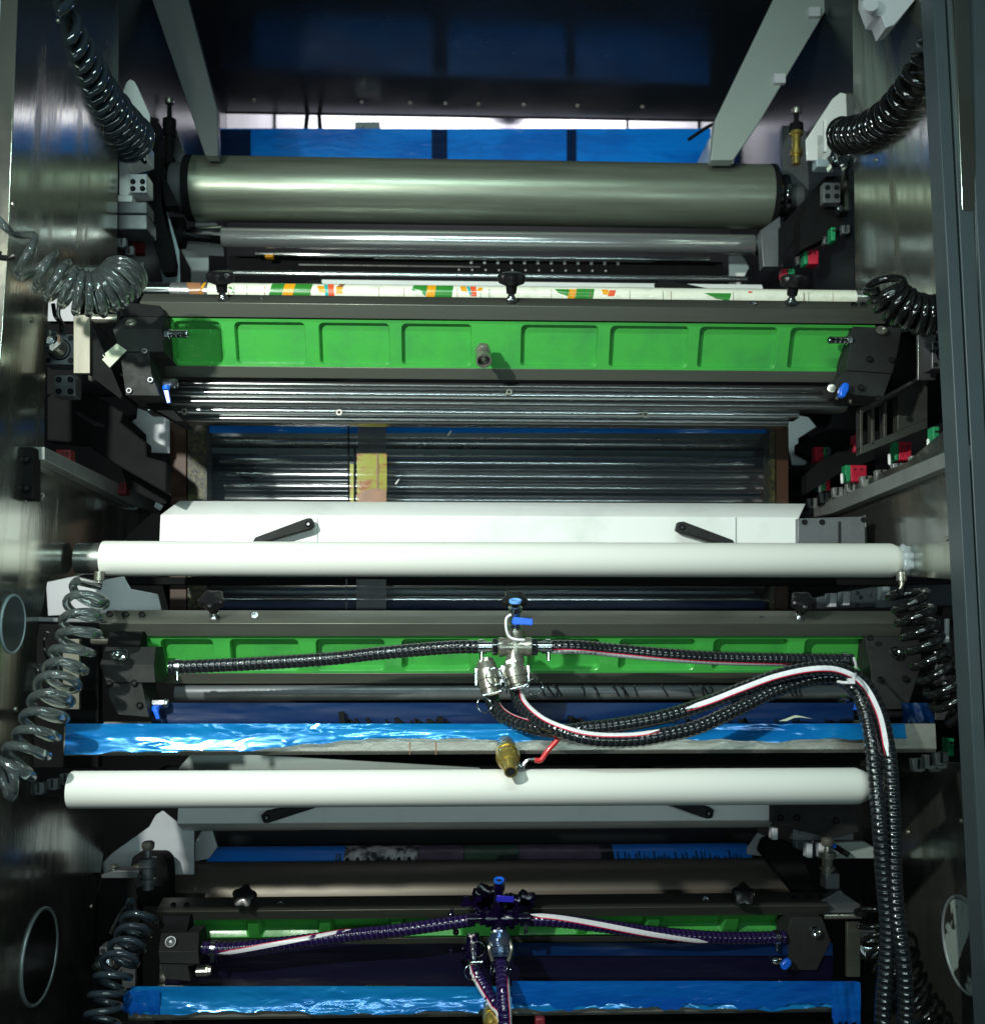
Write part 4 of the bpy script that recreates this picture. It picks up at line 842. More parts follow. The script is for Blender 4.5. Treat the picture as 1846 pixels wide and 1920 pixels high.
# ---- lowest chamber
U3 = dict(Y0=2.58, Y1=2.66, r=(1678, 1704, 1720, 1757, 1768), fd=.06, x0=292, x1=1556, l0=330, l1=1500, pd=.022, bv=.01, ms=.004, k=.5,
          pockets=[(360, 465), (484, 600), (618, 735), (752, 868), (970, 1085), (1098, 1215), (1236, 1360), (1385, 1500)],
          knobs=[(464, 2), (1385, -2)], kax=(0, -1, .55), holes=[350, 325, 526, 1322, 1490, 1515, 1541], bright=(526, 1322), hs=-.012, kr=.029)
c3 = chamber('ink_chamber', 'lowest green-panelled ink chamber, dim and stained with violet ink at its centre', U3)
chamf(c3, [(297, 1784), (372, 1784), (374, 1808), (300, 1806)], [(302, 1750), (374, 1748)], 2.46, 2.50, block, .1)
chamf(c3, [(303, 1747), (350, 1747), (352, 1748), (303, 1748)], [(306, 1718), (356, 1718)], 2.505, 2.54, blackm, .06)
endblock(c3, [([(300, 1806.5), (374, 1808.5), (352, 1812), (358, 1840), (310, 1836)], 2.465, 2.55, block)])
port_plug(c3, 320, 1766, 2.47, .011, greym); port_plug(c3, 1528, 1746, 2.54, .013, chrome)
drain(c3, 380, 1820, 2.5, 1, False, mt_=nickel)
endblock(c3, [([(1484, 1720), (1540, 1720), (1557, 1765), (1530, 1820), (1478, 1818), (1475, 1745)], 2.55, 2.64, block)])
mb = MB(); mb.lathe(P(1460, 1800, 2.56), V(-1, -.3, 0), [(0, .010), (.014, .010), (.02, .006)], 16); v = obj('drain_valve', mb, zinc, c3)
mb = MB(); mb.lathe(P(1471, 1806, 2.53), V(0, -1, 0), [(0, .012), (.012, .011)], 20, mod=lambda a: .25*math.cos(2*a)); obj('valve_handle', mb, bluep, v, bevel=.002)
# ---- roller behind lowest chamber + printed cylinder
t = roll('brown_roller', 'large brownish grey roller behind the lowest chamber', 335, 1470, 1678, 3.0, 60, roller2)
rollpart(t, 'end_collar', 322, 335, 1678, 3.0, 66, blackm); rollpart(t, 'end_collar', 1470, 1492, 1678, 3.0, 66, blackm); rollpart(t, 'journal', 1492, 1512, 1678, 3.0, 45, glossd)
# printed cylinder: bands
def band_cyl(name, label, cat, cuts, py, Y, rpx, patches=(), n=80):
    r = rpx*Y/F; z = zc(py, Y); mb = MB(); mats = []; idx = {}
    def mi(mt_):
        if mt_.name not in idx: idx[mt_.name] = len(mats); mats.append(mt_)
        return idx[mt_.name]
    edges = [c[0] for c in cuts]+[None]; prev = None
    for k, (px, mt_) in enumerate(cuts[:-1]):
        nx = cuts[k+1][0]; a = xr(px, py, Y); b = xr(nx, py, Y)
        rg0 = prev or mb.ring(V(a, Y, z), V(1, 0, 0), r, n); rg1 = mb.ring(V(b, Y, z), V(1, 0, 0), r, n)
        mb.mi = mi(mt_)
        if not prev: mb.face(rg0[::-1])
        mb.bridge(rg0, rg1); prev = rg1
    mb.face(prev)
    for (q, mt_) in patches:    # q: list of (px, py) outlines, wrapped on the cylinder facing the viewer
        mb.mi = mi(mt_)
        (x0, y0), (x1, y1), (x2, y2), (x3, y3) = q; N = 6; pv = None
        for i in range(N+1):
            f = i/N; l = (x0+(x3-x0)*f, y0+(y3-y0)*f); rr_ = (x1+(x2-x1)*f, y1+(y2-y1)*f); row = []
            for (px, yy) in (l, rr_):
                a = 0
                for _ in range(6):
                    zz_ = P(930, yy, Y-r*math.cos(a)).z; dz = max(-r*.999, min(r*.999, zz_-z)); a = math.asin(dz/r)
                row.append(mb.bm.verts.new(V(xr(px, py, Y), Y-(r+.0008)*math.cos(a), z+(r+.0008)*math.sin(a))))
            if pv: mb.face([pv[0], pv[1], row[1], row[0]])
            pv = row
    o = obj(name, mb, mats); return tag(o, label, cat)
pt = []
x = 1152
rnd = random.Random(11)
for k in range(27):
    h = rnd.choice((10, 14, 17, 19)); pt.append(([(x, 1617-h), (x+2.8, 1617-h), (x+2.8, 1622), (x, 1622)], pblack)); x += rnd.choice((6, 7, 9, 13))
    if x > 1392: break
for xx in (633, 639): pt.append(([(xx, 1599), (xx+3, 1599), (xx+3, 1620), (xx, 1620)], pblack))
for xx in range(652, 780, 19): pt.append(([(xx, 1606), (xx+5, 1606), (xx+8, 1616), (xx-3, 1616)], pblack))
pt.append(([(927, 1612), (935, 1604), (970, 1602), (970, 1616)][0:4], pblack))
pt.append(([(812, 1596), (862, 1596), (862, 1597.5), (812, 1597.5)], pblack)); pt.append(([(812, 1600), (850, 1600), (850, 1601), (812, 1601)], pblack))
band_cyl('printed_cylinder', 'printed plate cylinder with bright blue ends, grey picture and black tick marks', 'cylinder',
         [(396, pblue), (648, pphoto), (786, pmauve), (868, pblack), (871, pdgreen), (971, pblack), (973, pmauve), (1122, pblack), (1146, pblue), (1400, pblue)], 1640, 3.14, 52, pt)
mb = MB(); mb.xprism(xr(380, 1570, 3.3), xr(1420, 1570, 3.3), [(1556, 3.3), (1640, 3.3), (1640, 3.32), (1556, 3.32)]); o = obj('rear_sheet', mb, glossd); tag(o, 'dark glossy sheet between the lower cover and the printed cylinder', 'sheet')
# printed sleeve of upper chamber
Sp = []
def slant(x0, x1, mt_, k=6, y0=537, y1=562): Sp.append(([(x0, y0), (x1, y0), (x1+k, y1), (x0+k, y1)], mt_))
slant(352, 378, pbrown, 10); slant(384, 389, porange, -10); slant(432, 437, pgreen, 4, 544, 549); slant(440, 446, pgreen, -3, 548, 554)
slant(512, 536, pgreen, -6); slant(536, 556, porange, -5); slant(556, 588, pgreen, -6)
slant(596, 609, porange, 4, 540, 552); slant(609, 616, pteal, 3, 538); slant(616, 627, pred, 2); slant(632, 644, porange, 0, 540, 554); slant(638, 648, pbrown, -4, 536, 542)
Sp.append(([(776, 537), (802, 537), (798, 556), (772, 546)], pgreen)); slant(802, 818, porange, -4); slant(818, 850, pgreen, -4)
slant(862, 873, porange, 3, 538, 548); slant(874, 880, pteal, 6, 538, 554); slant(881, 892, pred, 1, 538, 556); slant(896, 905, porange, -3, 540, 546)
Sp.append(([(1038, 541), (1065, 541), (1068, 556), (1045, 548)], pgreen)); slant(1065, 1079, porange, -4, 541); slant(1079, 1112, pgreen, -4, 540)
slant(1125, 1137, porange, 3, 541, 550); slant(1140, 1152, pred, -4, 542, 553); Sp.append(([(1315, 545), (1366, 545), (1360, 566), (1340, 556)], pgreen)); slant(1398, 1405, pred, 0, 541, 544)
rndp = random.Random(2)
for k in range(22):
    xx = rndp.uniform(400, 1560); Sp.append(([(xx, 542), (xx+.9, 542), (xx+1.2, 560), (xx+.2, 560)], pbrown if k % 2 else greym))
band_cyl('printed_sleeve', 'cream printed sleeve roller with green, orange and red patches behind the upper chamber knobs', 'roller',
         [(232, chrome), (322, silverp), (392, cream), (1520, cream), (1600, silverp), (1634, silverp)], 553, 2.68, 17, Sp, 60)
# ================================================================== TRAYS
def tray(label, x0, x1, yt, ym, yb, Y, fcols, seed, film2, flabel, jag=3, xs=None):
    t = thing('ink_tray', label, 'tray', P(930, yb, Y))
    X0, X1 = xr(x0, yb, Y), xr(x1, yb, Y); zt = P(930, yt, Y).z; zb = P(930, yb, Y).z
    mb = MB(); pr = [(Y, zb+.008), (Y+.008, zb), (Y+.25, zb), (Y+.25, zt-.01), (Y+.242, zt-.01), (Y+.242, zb+.006), (Y+.012, zb+.008), (Y+.012, zt), (Y, zt)]
    mb.prism([V(X0, y, z) for y, z in pr], (X1-X0, 0, 0)); obj('tray_body', mb, embl, t, bevel=.0015)
    if xs:
        mb = MB()
        for x in xs: mb.pbox(x-1, 1391, x+1, yb, Y-.0015, Y)
        obj('weld_mark', mb, pbrown, t)
    f = wavy('film_cover', x0+5, x1-60 if not film2 else x1-4, yt-2, ym, Y-.007, fcols, t, nx=220, ny=16, amp=.0034, jag=jag, seed=seed, fold=.007)
    return t
filmt = mat('tray_lining_film', (.006, .20, .50), .25, .17, .85, 4, (.7, 1, 4), bump=.3, bscale=12, crease=.7, cscale=20, coat=.5, col2=(.002, .11, .40), thr=(.42, .64))
t2 = tray('stained steel ink tray lined with blue film, under the middle chamber', 118, 1756, 1359, lambda x: 1386+24*max(0, min(1, (640-x)/220)), 1415, 2.20, filmt, 4, False, '', xs=(768, 817))
# inner blue lining seen above the lip
def lining(parent, x0, x1, y0, y1, Y, mt_, seed): return wavy('film_lining', x0, x1, y0, y1, Y, mt_, parent, nx=120, ny=10, amp=.004, seed=seed, jag=2)
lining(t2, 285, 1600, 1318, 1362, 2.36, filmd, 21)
mb = MB()
rnd = random.Random(9)
for k in range(46):
    x = rnd.uniform(560, 1590); w_ = rnd.uniform(3, 18); h = rnd.uniform(2, 7)
    mb.ppoly([(x, 1352-h*.6), (x+w_*.4, 1351-h), (x+w_, 1353), (x+w_*.7, 1354+h*.7), (x+w_*.2, 1355)], 2.352, 2.356)
o = obj('ink_splash', mb, blackm); tag(o, 'black ink splashes along the back of the middle blue tray lining', 'ink'); o['kind'] = 'stuff'
for x, y, h in ((634, 1335, 22), (819, 1344, 10), (1064, 1343, 10), (978, 1366, 10)):
    mb = MB(); mb.ppoly([(x, y), (x+11, y-1), (x+13, y+h), (x+4, y+h+1)], 2.34 if y < 1360 else 2.185, 2.35 if y < 1360 else 2.19); obj('ink_blot', mb, blackm, t2)
mb = MB(); mb.ppoly([(1460, 1352), (1472, 1348), (1490, 1341), (1498, 1342), (1524, 1348), (1500, 1345), (1488, 1346), (1474, 1352)], 2.33, 2.334); o = obj('leaf_scrap', mb, tapew); tag(o, 'small pale curled scrap lying on the middle tray lining at right', 'scrap')
mb = MB(); g = wavy('film_bunch', 1690, 1752, 1318, 1356, 2.30, filmd, None, nx=24, ny=14, amp=.012, seed=31); tag(g, 'bunched dark blue film at the right end of the middle tray', 'film')
t3 = tray('ink tray wrapped in blue film under the lowest chamber', 240, 1612, 1852, lambda x: 1897-8*(x > 900), 1908, 2.42, filmt, 14, True, '', jag=3)
wavy('film_wrap', 960, 1606, 1840, 1886, 2.405, film, t3, nx=120, ny=12, amp=.003, jag=6, seed=19)
wavy('film_wrap', 1560, 1612, 1842, 1920, 2.40, film, t3, nx=20, ny=20, amp=.006, jag=8, seed=23)
wavy('film_wrap', 232, 300, 1858, 1900, 2.405, film, t3, nx=24, ny=12, amp=.005, jag=4, seed=29)
lining(t3, 310, 1560, 1770, 1850, 2.56, filmv, 33)
wavy('film_lining', 960, 1560, 1768, 1792, 2.552, filmd, t3, nx=70, ny=5, amp=.003, seed=35)
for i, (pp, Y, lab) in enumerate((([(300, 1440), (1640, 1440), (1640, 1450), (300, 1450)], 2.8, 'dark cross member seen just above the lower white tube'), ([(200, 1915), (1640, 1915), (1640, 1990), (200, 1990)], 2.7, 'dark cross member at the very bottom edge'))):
    plate('dark_strip', pp, Y, .06, blackm, lab, 'cross member')
# brass drain valves
def brassvalve(px, py, Y, s, label, handle=True):
    t = thing('brass_drain_valve', label, 'valve', P(px, py+30*s, Y)); ax = V(.05, -1, -.42).normalized()
    c = P(px, py, Y)
    mb = MB(); mb.lathe(c, ax, [(-.01, .018*s), (.01*s, .021*s), (.018*s, .021*s)], 28); obj('steel_socket', mb, nickel, t)
    mb = MB(); mb.lathe(c+ax*.018*s, ax, [(0, .022*s), (.016*s, .024*s)], 8); mb.lathe(c+ax*.034*s, ax, [(0, .02*s), (.014*s, .026*s), (.028*s, .024*s), (.042*s, .018*s)], 28); mb.lathe(c+ax*.076*s, ax, [(0, .017*s), (.022*s, .0135*s), (.034*s, .0135*s), (.035*s, .0105*s), (.01*s, .009*s)], 28); b = obj('valve_body', mb, brass, t)
    mb = MB(); mb.lathe(c+ax*.103*s, ax, [(0, .0106*s), (.0065*s, .0106*s)], 24); obj('bore', mb, dark, b)
    if handle:
        e = c+ax*.05*s; Yh = e.y-.005
        mb = MB(); a = P(978, 1438, Yh); mb.cyl(e, a, .006, 14)
        mb.tube([P(978, 1440, Yh), P(984, 1430, Yh), P(990, 1424, Yh), P(1004, 1424, Yh)], .0035, 8); h = obj('handle_shank', mb, zinc, t)
        pts = spline([P(1002, 1425, Yh), P(1014, 1425, Yh), P(1026, 1408, Yh), P(1050, 1382, Yh)], .004)
        mb = MB(); mb.tube(pts, .0052, 12); obj('red_grip', mb, redp, h)
    return t
brassvalve(948, 1398, 2.18, .95, 'brass drain valve with a red handle on the middle steel tray')
brassvalve(918, 1890, 2.39, .72, 'brass drain valve at the bottom centre beside violet hoses', False)
mb = MB(); mb.pbox(1003, 1909, 1022, 1935, 2.38, 2.4); o = obj('red_handle', mb, dimred, bevel=.004); tag(o, 'red handle tip showing at the bottom edge right of centre', 'handle')
# ================================================================== HOSES
def hose(name, label, pts, rpx, ctrlY=None, mt_=hosek, pitch=.0125, stripe_keys=None, smat=stripe, sw=.42, clamps=(), group=None):
    w3 = [P(*p) for p in pts]; Ym = sum(p[2] for p in pts)/len(pts); r = rpx*Ym/F
    c = spline(w3, pitch/8); fr = frames(c); step = pitch/8
    prof = [1.03, 1.035, 1.02, .99, .965, .95, .965, 1.0]
    t = thing(name, label, 'hose', c[-1], group)
    mb = MB(); mb.tube(c, lambda i: r*prof[i % 8], 14, True, fr); 
    mb.bm.faces.ensure_lookup_table()
    for k, f in enumerate(mb.bm.faces):
        if f.calc_center_median() is not None and (k//14) % 8 in (4, 5): f.material_index = 1
    obj('hose_wall', mb, [mt_, groove if mt_ is hosek else groovev], t, angle=60)
    for (s0, s1, a0, a1, wd) in (stripe_keys or ()):
        i0, i1 = int(s0*(len(c)-1)), int(s1*(len(c)-1))
        for nm, off, hw, mm in (('white_stripe', 0, wd, smat), ('red_line', wd+.07, .07, redl)):
            mb = MB(); pv = None
            for i in range(i0, i1, 2):
                p, tg, _, _ = fr[i]; v = (CAM-p).normalized(); v = (v-tg*v.dot(tg)).normalized(); s_ = tg.cross(v)
                a = a0+(a1-a0)*(i-i0)/max(1, i1-i0); sg = 1 if a0 < 0 else -1
                if nm == 'red_line': a += sg*off
                hwk = hw*min(1, (i-i0)/20+.15, (i1-i)/20+.15); row = []
                for q in (-1, -.34, .34, 1):
                    d = v*math.cos(a+q*hwk)+s_*math.sin(a+q*hwk); row.append(mb.bm.verts.new(p+d*r*(1.045+(.01 if nm == 'red_line' else 0)+(.02 if i % 8 < 2 else 0))))
                if pv:
                    for j in range(3): mb.face([pv[j], pv[j+1], row[j+1], row[j]])
                pv = row
            obj(nm, mb, mm, t, angle=80)
    for s in clamps:
        i = int(s*(len(c)-1)); p, tg, _, _ = fr[i]; mb = MB(); mb.lathe(p-tg*.005, tg, [(0, r*1.08), (.0, r*1.16), (.010, r*1.16), (.010, r*1.08)], 28)
        sc_ = p+V(0, -.4, -.92).normalized()*r*1.35; u = tg.cross(V(0, 1, 0)).normalized(); mb.lathe(sc_-u*.010, u, [(0, .0045), (.014, .0045), (.015, .006), (.022, .006)], 12); obj('hose_clamp', mb, zinc, t)
    return t, c, fr, r
YH = 2.28
hose('ink_hose', 'black ribbed hose from the left end block to the pipe cross of the middle chamber', [(318, 1251, YH), (400, 1248, YH), (500, 1243, YH), (620, 1235, YH), (700, 1226, YH), (800, 1217, YH-.02), (860, 1213, YH-.03), (912, 1213, YH-.03)], 12.5, clamps=(.03, .985))
hose('ink_hose', 'black ribbed hose with a printed white stripe, running right from the steel cross', [(1016, 1213, YH-.03), (1080, 1213, YH-.03), (1150, 1219, YH), (1250, 1228, YH), (1350, 1234, YH+.02), (1480, 1237, YH+.03), (1598, 1238, YH+.04)], 12.5, stripe_keys=((.02, .80, .85, 1.15, .42),), clamps=(.02, .975))
hose('ink_hose', 'long black ribbed hose from the centre coupling, the inner one falling down at right', [(966, 1275, 2.25), (968, 1296, 2.24), (980, 1325, 2.20), (1016, 1356, 2.14), (1068, 1377, 2.10), (1120, 1387, 2.09), (1190, 1387, 2.09), (1240, 1379, 2.09), (1305, 1364, 2.10), (1383, 1329, 2.12), (1457, 1293, 2.14), (1525, 1272, 2.15), (1572, 1272, 2.15), (1606, 1300, 2.14), (1624, 1345, 2.12), (1634, 1400, 2.10), (1640, 1460, 2.09), (1648, 1550, 2.07), (1655, 1650, 2.07), (1662, 1730, 2.07), (1661, 1800, 2.07), (1655, 1880, 2.07), (1652, 1990, 2.07)], 13.8, stripe_keys=((.012, .26, -.75, -.85, .3),), clamps=(.004,))
hose('ink_hose', 'long ribbed hose with a white striped crest, the outer one falling down at right', [(920, 1300, 2.26), (924, 1318, 2.24), (940, 1340, 2.21), (970, 1356, 2.18), (1016, 1367, 2.145), (1060, 1371, 2.145), (1103, 1366, 2.145), (1155, 1360, 2.145), (1240, 1345, 2.145), (1322, 1320, 2.15), (1390, 1293, 2.14), (1457, 1268, 2.13), (1525, 1254, 2.12), (1576, 1257, 2.12), (1618, 1282, 2.12), (1648, 1335, 2.11), (1663, 1400, 2.10), (1670, 1460, 2.09), (1674, 1550, 2.08), (1676, 1650, 2.07), (1682, 1730, 2.06), (1692, 1800, 2.05), (1697, 1880, 2.05), (1694, 1990, 2.05)], 13.8, stripe_keys=((.30, .645, -.25, .15, .3), (.03, .12, -1.0, -1.0, .05)), clamps=(.004,))
hose('ink_hose', 'violet stained ribbed hose with a white stripe, left of the lowest chamber centre', [(380, 1777, 2.48), (430, 1779, 2.48), (500, 1772, 2.48), (580, 1763, 2.48), (660, 1753, 2.47), (740, 1745, 2.46), (820, 1734, 2.46), (890, 1724, 2.46)], 11.5, mt_=hosev, stripe_keys=((.06, .55, .7, -.9, .3),), clamps=(.04,), smat=stripev)
hose('ink_hose', 'violet stained ribbed hose with a spotted white stripe, right of the lowest chamber centre', [(975, 1724, 2.46), (1040, 1726, 2.46), (1120, 1735, 2.48), (1220, 1748, 2.5), (1320, 1757, 2.52), (1400, 1759, 2.54), (1470, 1757, 2.55)], 11.5, mt_=hosev, stripe_keys=((.03, .7, -.8, .8, .36),), clamps=(.02, .97), smat=stripev)
hose('ink_hose', 'short violet stained hose bending from the lower left coupling to the bottom edge', [(889, 1806, 2.44), (894, 1826, 2.42), (908, 1852, 2.40), (926, 1880, 2.37), (942, 1905, 2.35), (950, 1990, 2.35)], 11, mt_=hosev, stripe_keys=((.02, .75, .9, .9, .32),), clamps=(.01,), smat=stripev)
hose('ink_hose', 'straight violet stained hose hanging from the lower centre coupling', [(938, 1790, 2.42), (940, 1820, 2.38), (942, 1850, 2.34), (944, 1880, 2.32), (946, 1910, 2.31), (947, 1990, 2.31)], 12, mt_=hosev, stripe_keys=((.3, 1, -1.2, -1.2, .4),), smat=stripev)
# printed marks on the white stripe
def textmark(txt, px, py, Y, hpx, rot):
    cu = bpy.data.curves.new('txt', 'FONT'); cu.body = txt; cu.size = hpx*Y/F*1.35; cu.extrude = .0002
    tmp = bpy.data.objects.new('txt', cu); C.objects.link(tmp); dg = bpy.context.evaluated_depsgraph_get(); dg.update()
    me = bpy.data.meshes.new_from_object(tmp.evaluated_get(dg)); C.objects.unlink(tmp); bpy.data.objects.remove(tmp)
    M = Matrix.Translation(P(px, py, Y)) @ Matrix.Rotation(rot, 4, 'Y') @ Matrix.Rotation(math.radians(90-35), 4, 'X')
    mb = MB(); mb.bm.from_mesh(me); mb.bm.transform(M); return mb
hs = [o for o in bpy.data.objects if o.get('label', '').startswith('black ribbed hose with a printed')][0]
obj('printed_marks', textmark('\u00f8 30 mm', 1041, 1223.5, YH-.056, 7, math.radians(3)), pblack, hs)
obj('printed_marks', textmark('\u221e 8-TT-\u221e 8', 1068, 1225, YH-.052, 7, math.radians(4)), pblack, hs)
# cable tie round the two hoses
mb = MB(); mb.tube(spline([P(1600, 1234, 2.26), P(1604, 1250, 2.20), P(1602, 1268, 2.085), P(1594, 1278, 2.075), P(1582, 1280, 2.08), P(1570, 1278, 2.10)], .004), .0028, 8)
mb.pbox(1590, 1272, 1602, 1282, 2.065, 2.075); o = obj('cable_tie', mb, stripe); tag(o, 'white cable tie holding the two long hoses at the right end block', 'cable tie')
# ================================================================== CROSS FITTING
def crossfit(px, py, Y, s, label, m1, m2, vmat, collar, ink=False):
    t = thing('pipe_cross', label, 'pipe cross', P(px, py+30*s, Y)); c = P(px, py, Y); r = .0185*s; a = .034*s
    mb = MB(); mb.lathe(c-V(a, 0, 0), V(1, 0, 0), [(0, r*1.12), (.008*s, r*1.12), (.014*s, r), (2*a-.014*s, r), (2*a-.008*s, r*1.12), (2*a, r*1.12)], 30); mb.lathe(c-V(0, 0, a), V(0, 0, 1), [(0, r*1.12), (.008*s, r*1.12), (.014*s, r), (2*a-.014*s, r), (2*a-.008*s, r*1.1), (2*a, r*1.1)], 30)
    mb.lathe(c, V(0, 1, 0), [(-r*.6, r*.8), (.10*s, r*.9)], 24); obj('cross_body', mb, m1, t)
    for sd in (-1, 1):
        mb = MB(); mb.lathe(c+V(sd*a, 0, 0), V(sd, 0, 0), [(0, r*.8), (.002, r*.8)], 20); mb.lathe(c+V(sd*(a+.002), 0, 0), V(sd, 0, 0), [(0, r*1.0), (.012*s, r*1.0)], 6); mb.lathe(c+V(sd*(a+.014*s), 0, 0), V(sd, 0, 0), [(0, r*.62), (.03*s, r*.62)], 20); obj('hex_nipple', mb, m2, t, bevel=.0008)
    # valve on top, tilted to the viewer
    ax = V(0, -.35, 1).normalized(); b = c+V(0, 0, a)
    mb = MB(); mb.lathe(b, ax, [(0, r*.75), (.012*s, r*.75), (.014*s, r*.62), (.04*s, r*.62), (.042*s, r*.8), (.052*s, r*.8), (.054*s, r*.6), (.062*s, r*.6)], 24); v = obj('vent_valve', mb, m2, t)
    mb = MB(); e = b+ax*.062*s; mb.lathe(e, ax, [(0, r*.62), (.001, r*.72), (.006*s, r*.72), (.007*s, r*.6), (.005*s, r*.42), (-.004, r*.4)], 24, True, False); obj('push_collar', mb, collar, v)
    mb = MB(); mb.lathe(e, ax, [(-.001, r*.4), (.0025*s, r*.4)], 16); obj('bore', mb, dark, v)
    h = b+ax*.02*s+V(0, -r*.6, 0); mb = MB(); mb.lathe(h, NY, [(0, .008*s), (.012*s, .008*s)], 20); mb.prism([h+V(-.006, -.008*s, -.006)*s, h+V(.036*s, -.008*s, -.008*s), h+V(.036*s, -.008*s, .006*s), h+V(-.006*s, -.008*s, .010*s)], (0, -.006*s, 0)); obj('blue_handle', mb, vmat, v, bevel=.0015)
    return t, c, r, a
cr, cc_, rr_, aa_ = crossfit(965, 1213, 2.24, 1.0, 'dull steel pipe cross with blue handled valve at the centre of the middle chamber', nickel, zinc, bluep, bluel)
mb = MB(); mb.tube(spline([P(958, 1152, 2.2), P(949, 1160, 2.2), P(949, 1180, 2.2), P(955, 1194, 2.2), P(968, 1199, 2.19), P(985, 1200, 2.19)], .004), .0028, 8); obj('white_tie', mb, stripe, cr)
def coupling(parent_t, a, b, r, m1, label=None):
    t = parent_t; ax = (Vector(b)-Vector(a)); L_ = ax.length; ax.normalize()
    mb = MB(); mb.lathe(a, ax, [(0, r*.8), (L_*.12, r*.8)], 6); mb.lathe(Vector(a)+ax*L_*.12, ax, [(0, r*.9), (L_*.2, r*1.0), (L_*.22, r*1.12), (L_*.5, r*1.12), (L_*.52, r), (L_*.75, r*.95), (L_*.78, r*.8), (L_*.88, r*.75)], 30); o = obj('cam_coupling', mb, m1, t)
    return ax
for a, b, r, lab, rings in ((P(960, 1240, 2.235), P(972, 1290, 2.22), .024, 'dull steel cam coupling with ring pulls below the pipe cross', ((1003, 1288, 2.18, .017, V(.3, -1, 0)), (949, 1284, 2.2, .017, V(1, -.15, 0)))),
                         (P(909, 1238, 2.26), P(921, 1302, 2.23), .023, 'olive steel cam coupling with a big ring pull, left of the pipe cross', ((927, 1269, 2.18, .0175, V(.1, -1, 0)), (908, 1322, 2.2, .016, V(.35, -1, .3))))):
    t = thing('cam_coupling', lab, 'coupling', b); coupling(t, a, b, r, nickel)
    for sd in (-1, 1):
        mb = MB(); mid = (a+b)/2; mb.box(mid+V(sd*r*1.12-.004, -.008, -.018), mid+V(sd*r*1.12+.004, .008, .02)); obj('cam_lever', mb, zinc, t, bevel=.002)
    for (x, y, Yr, R_, ax) in rings:
        mb = MB(); mb.torus(P(x, y, Yr), ax, R_, .0013, 40, 8); mb.torus(P(x, y, Yr-.002), ax, R_*.97, .0012, 40, 8); obj('pull_ring', mb, zinc, t)
    mb = MB(); e = b+V(-.018, -.02, -.002); mb.cyl(e, e+V(.032, -.002, .008), .0042, 14); mb.cyl(e+V(.032, -.002, .008), e+V(.038, -.002, .0095), .006, 14); obj('clamp_bolt', mb, zinc, t)
cr3 = crossfit(935, 1722, 2.44, .9, 'pipe cross caked in dark violet ink with a blue valve, centre of the lowest chamber', inkm, inkm, mat('violet_blue_plastic', (.02, .02, .40), 0, .25, coat=.5), bluep)[0]
t = thing('cam_coupling', 'ink covered cam coupling with pale levers below the lower pipe cross', 'coupling', P(938, 1800, 2.4)); coupling(t, P(936, 1745, 2.42), P(938, 1795, 2.40), .024, mat('inky_coupling', (.02, .06, .16), .6, .15, .8, 30, bump=.4, bscale=60, coat=.8, col2=(.12, .12, .10)))
for sd in (-1, 1):
    mb = MB(); mb.tube(spline([P(938+sd*17, 1765, 2.40), P(938+sd*21, 1778, 2.39), P(938+sd*18, 1792, 2.39), P(938+sd*14, 1804, 2.39)], .004), .004, 8); obj('cam_lever', mb, nickel, t)
    mb = MB(); mb.torus(P(938+sd*15, 1817, 2.38), V(1, -.4, 0), .012, .0014, 24, 6); obj('pull_ring', mb, zinc, t)
t = thing('cam_coupling', 'cam coupling soaked in violet ink left of the lower pipe cross', 'coupling', P(888, 1810, 2.44)); coupling(t, P(886, 1750, 2.46), P(889, 1806, 2.44), .018, inkm)
mb = MB(); mb.torus(P(895, 1780, 2.4), NY, .016, .0013, 30, 8); mb.torus(P(884, 1822, 2.39), V(.3, -1, 0), .016, .0012, 30, 8); obj('pull_ring', mb, zinc, t)
mb = MB(); e = P(882, 1805, 2.40); mb.cyl(e, e+V(.026, 0, .001), .0035, 12); obj('clamp_bolt', mb, zinc, t)
mb = MB(); rnd = random.Random(4)
for k in range(26):
    x = rnd.gauss(935, 30); y = rnd.gauss(1700, 12); mb.lathe(P(x, y, 2.55), NY, [(0, .02*rnd.uniform(.4, 1.3)), (.006, .012)], 14, mod=lambda a: .3*math.sin(3*a+k))
for k in range(30):
    x = rnd.uniform(840, 960); y = rnd.uniform(1700, 1790); mb.ball(P(x, y, 2.5), rnd.uniform(.003, .009), 10)
o = obj('ink_crust', mb, inkm); tag(o, 'dark violet ink crust splattered round the lower pipe cross', 'ink'); o['kind'] = 'stuff'
# ================================================================== COILED HOSES
def coil(label, pts, Rpx, rpx, turns, mt_, ends=(), name='coiled_air_hose', tw=None):
    w3 = [P(*p[:3]) for p in pts]; Ym = sum(p[2] for p in pts)/len(pts); R_ = Rpx*Ym/F; r = rpx*Ym/F
    c = spline(w3, .002); n = len(c); fr = frames(c); N = turns*26; hp = []
    # uneven pitch: optional warp
    for k in range(N+1):
        s = k/N; s2 = tw(s) if tw else s; x = s2*(n-1); i = min(int(x), n-2); f = x-i
        p = c[i].lerp(c[i+1], f); _, tg, u, v = fr[i]; a = 2*math.pi*turns*s
        hp.append(p+(u*math.cos(a)+v*math.sin(a))*R_*(1+.03*math.sin(s*40)))
    t = thing(name, label, 'coiled hose', w3[-1])
    mb = MB(); mb.tube(hp, r, 12); obj('coil', mb, mt_, t, angle=80)
    for e in ends:
        q = [hp[0] if e[0] == 0 else hp[-1]]+[P(*a) for a in e[1]]; mb = MB(); mb.tube(spline(q, .005), r, 12); obj('tail', mb, mt_, t)
    return t
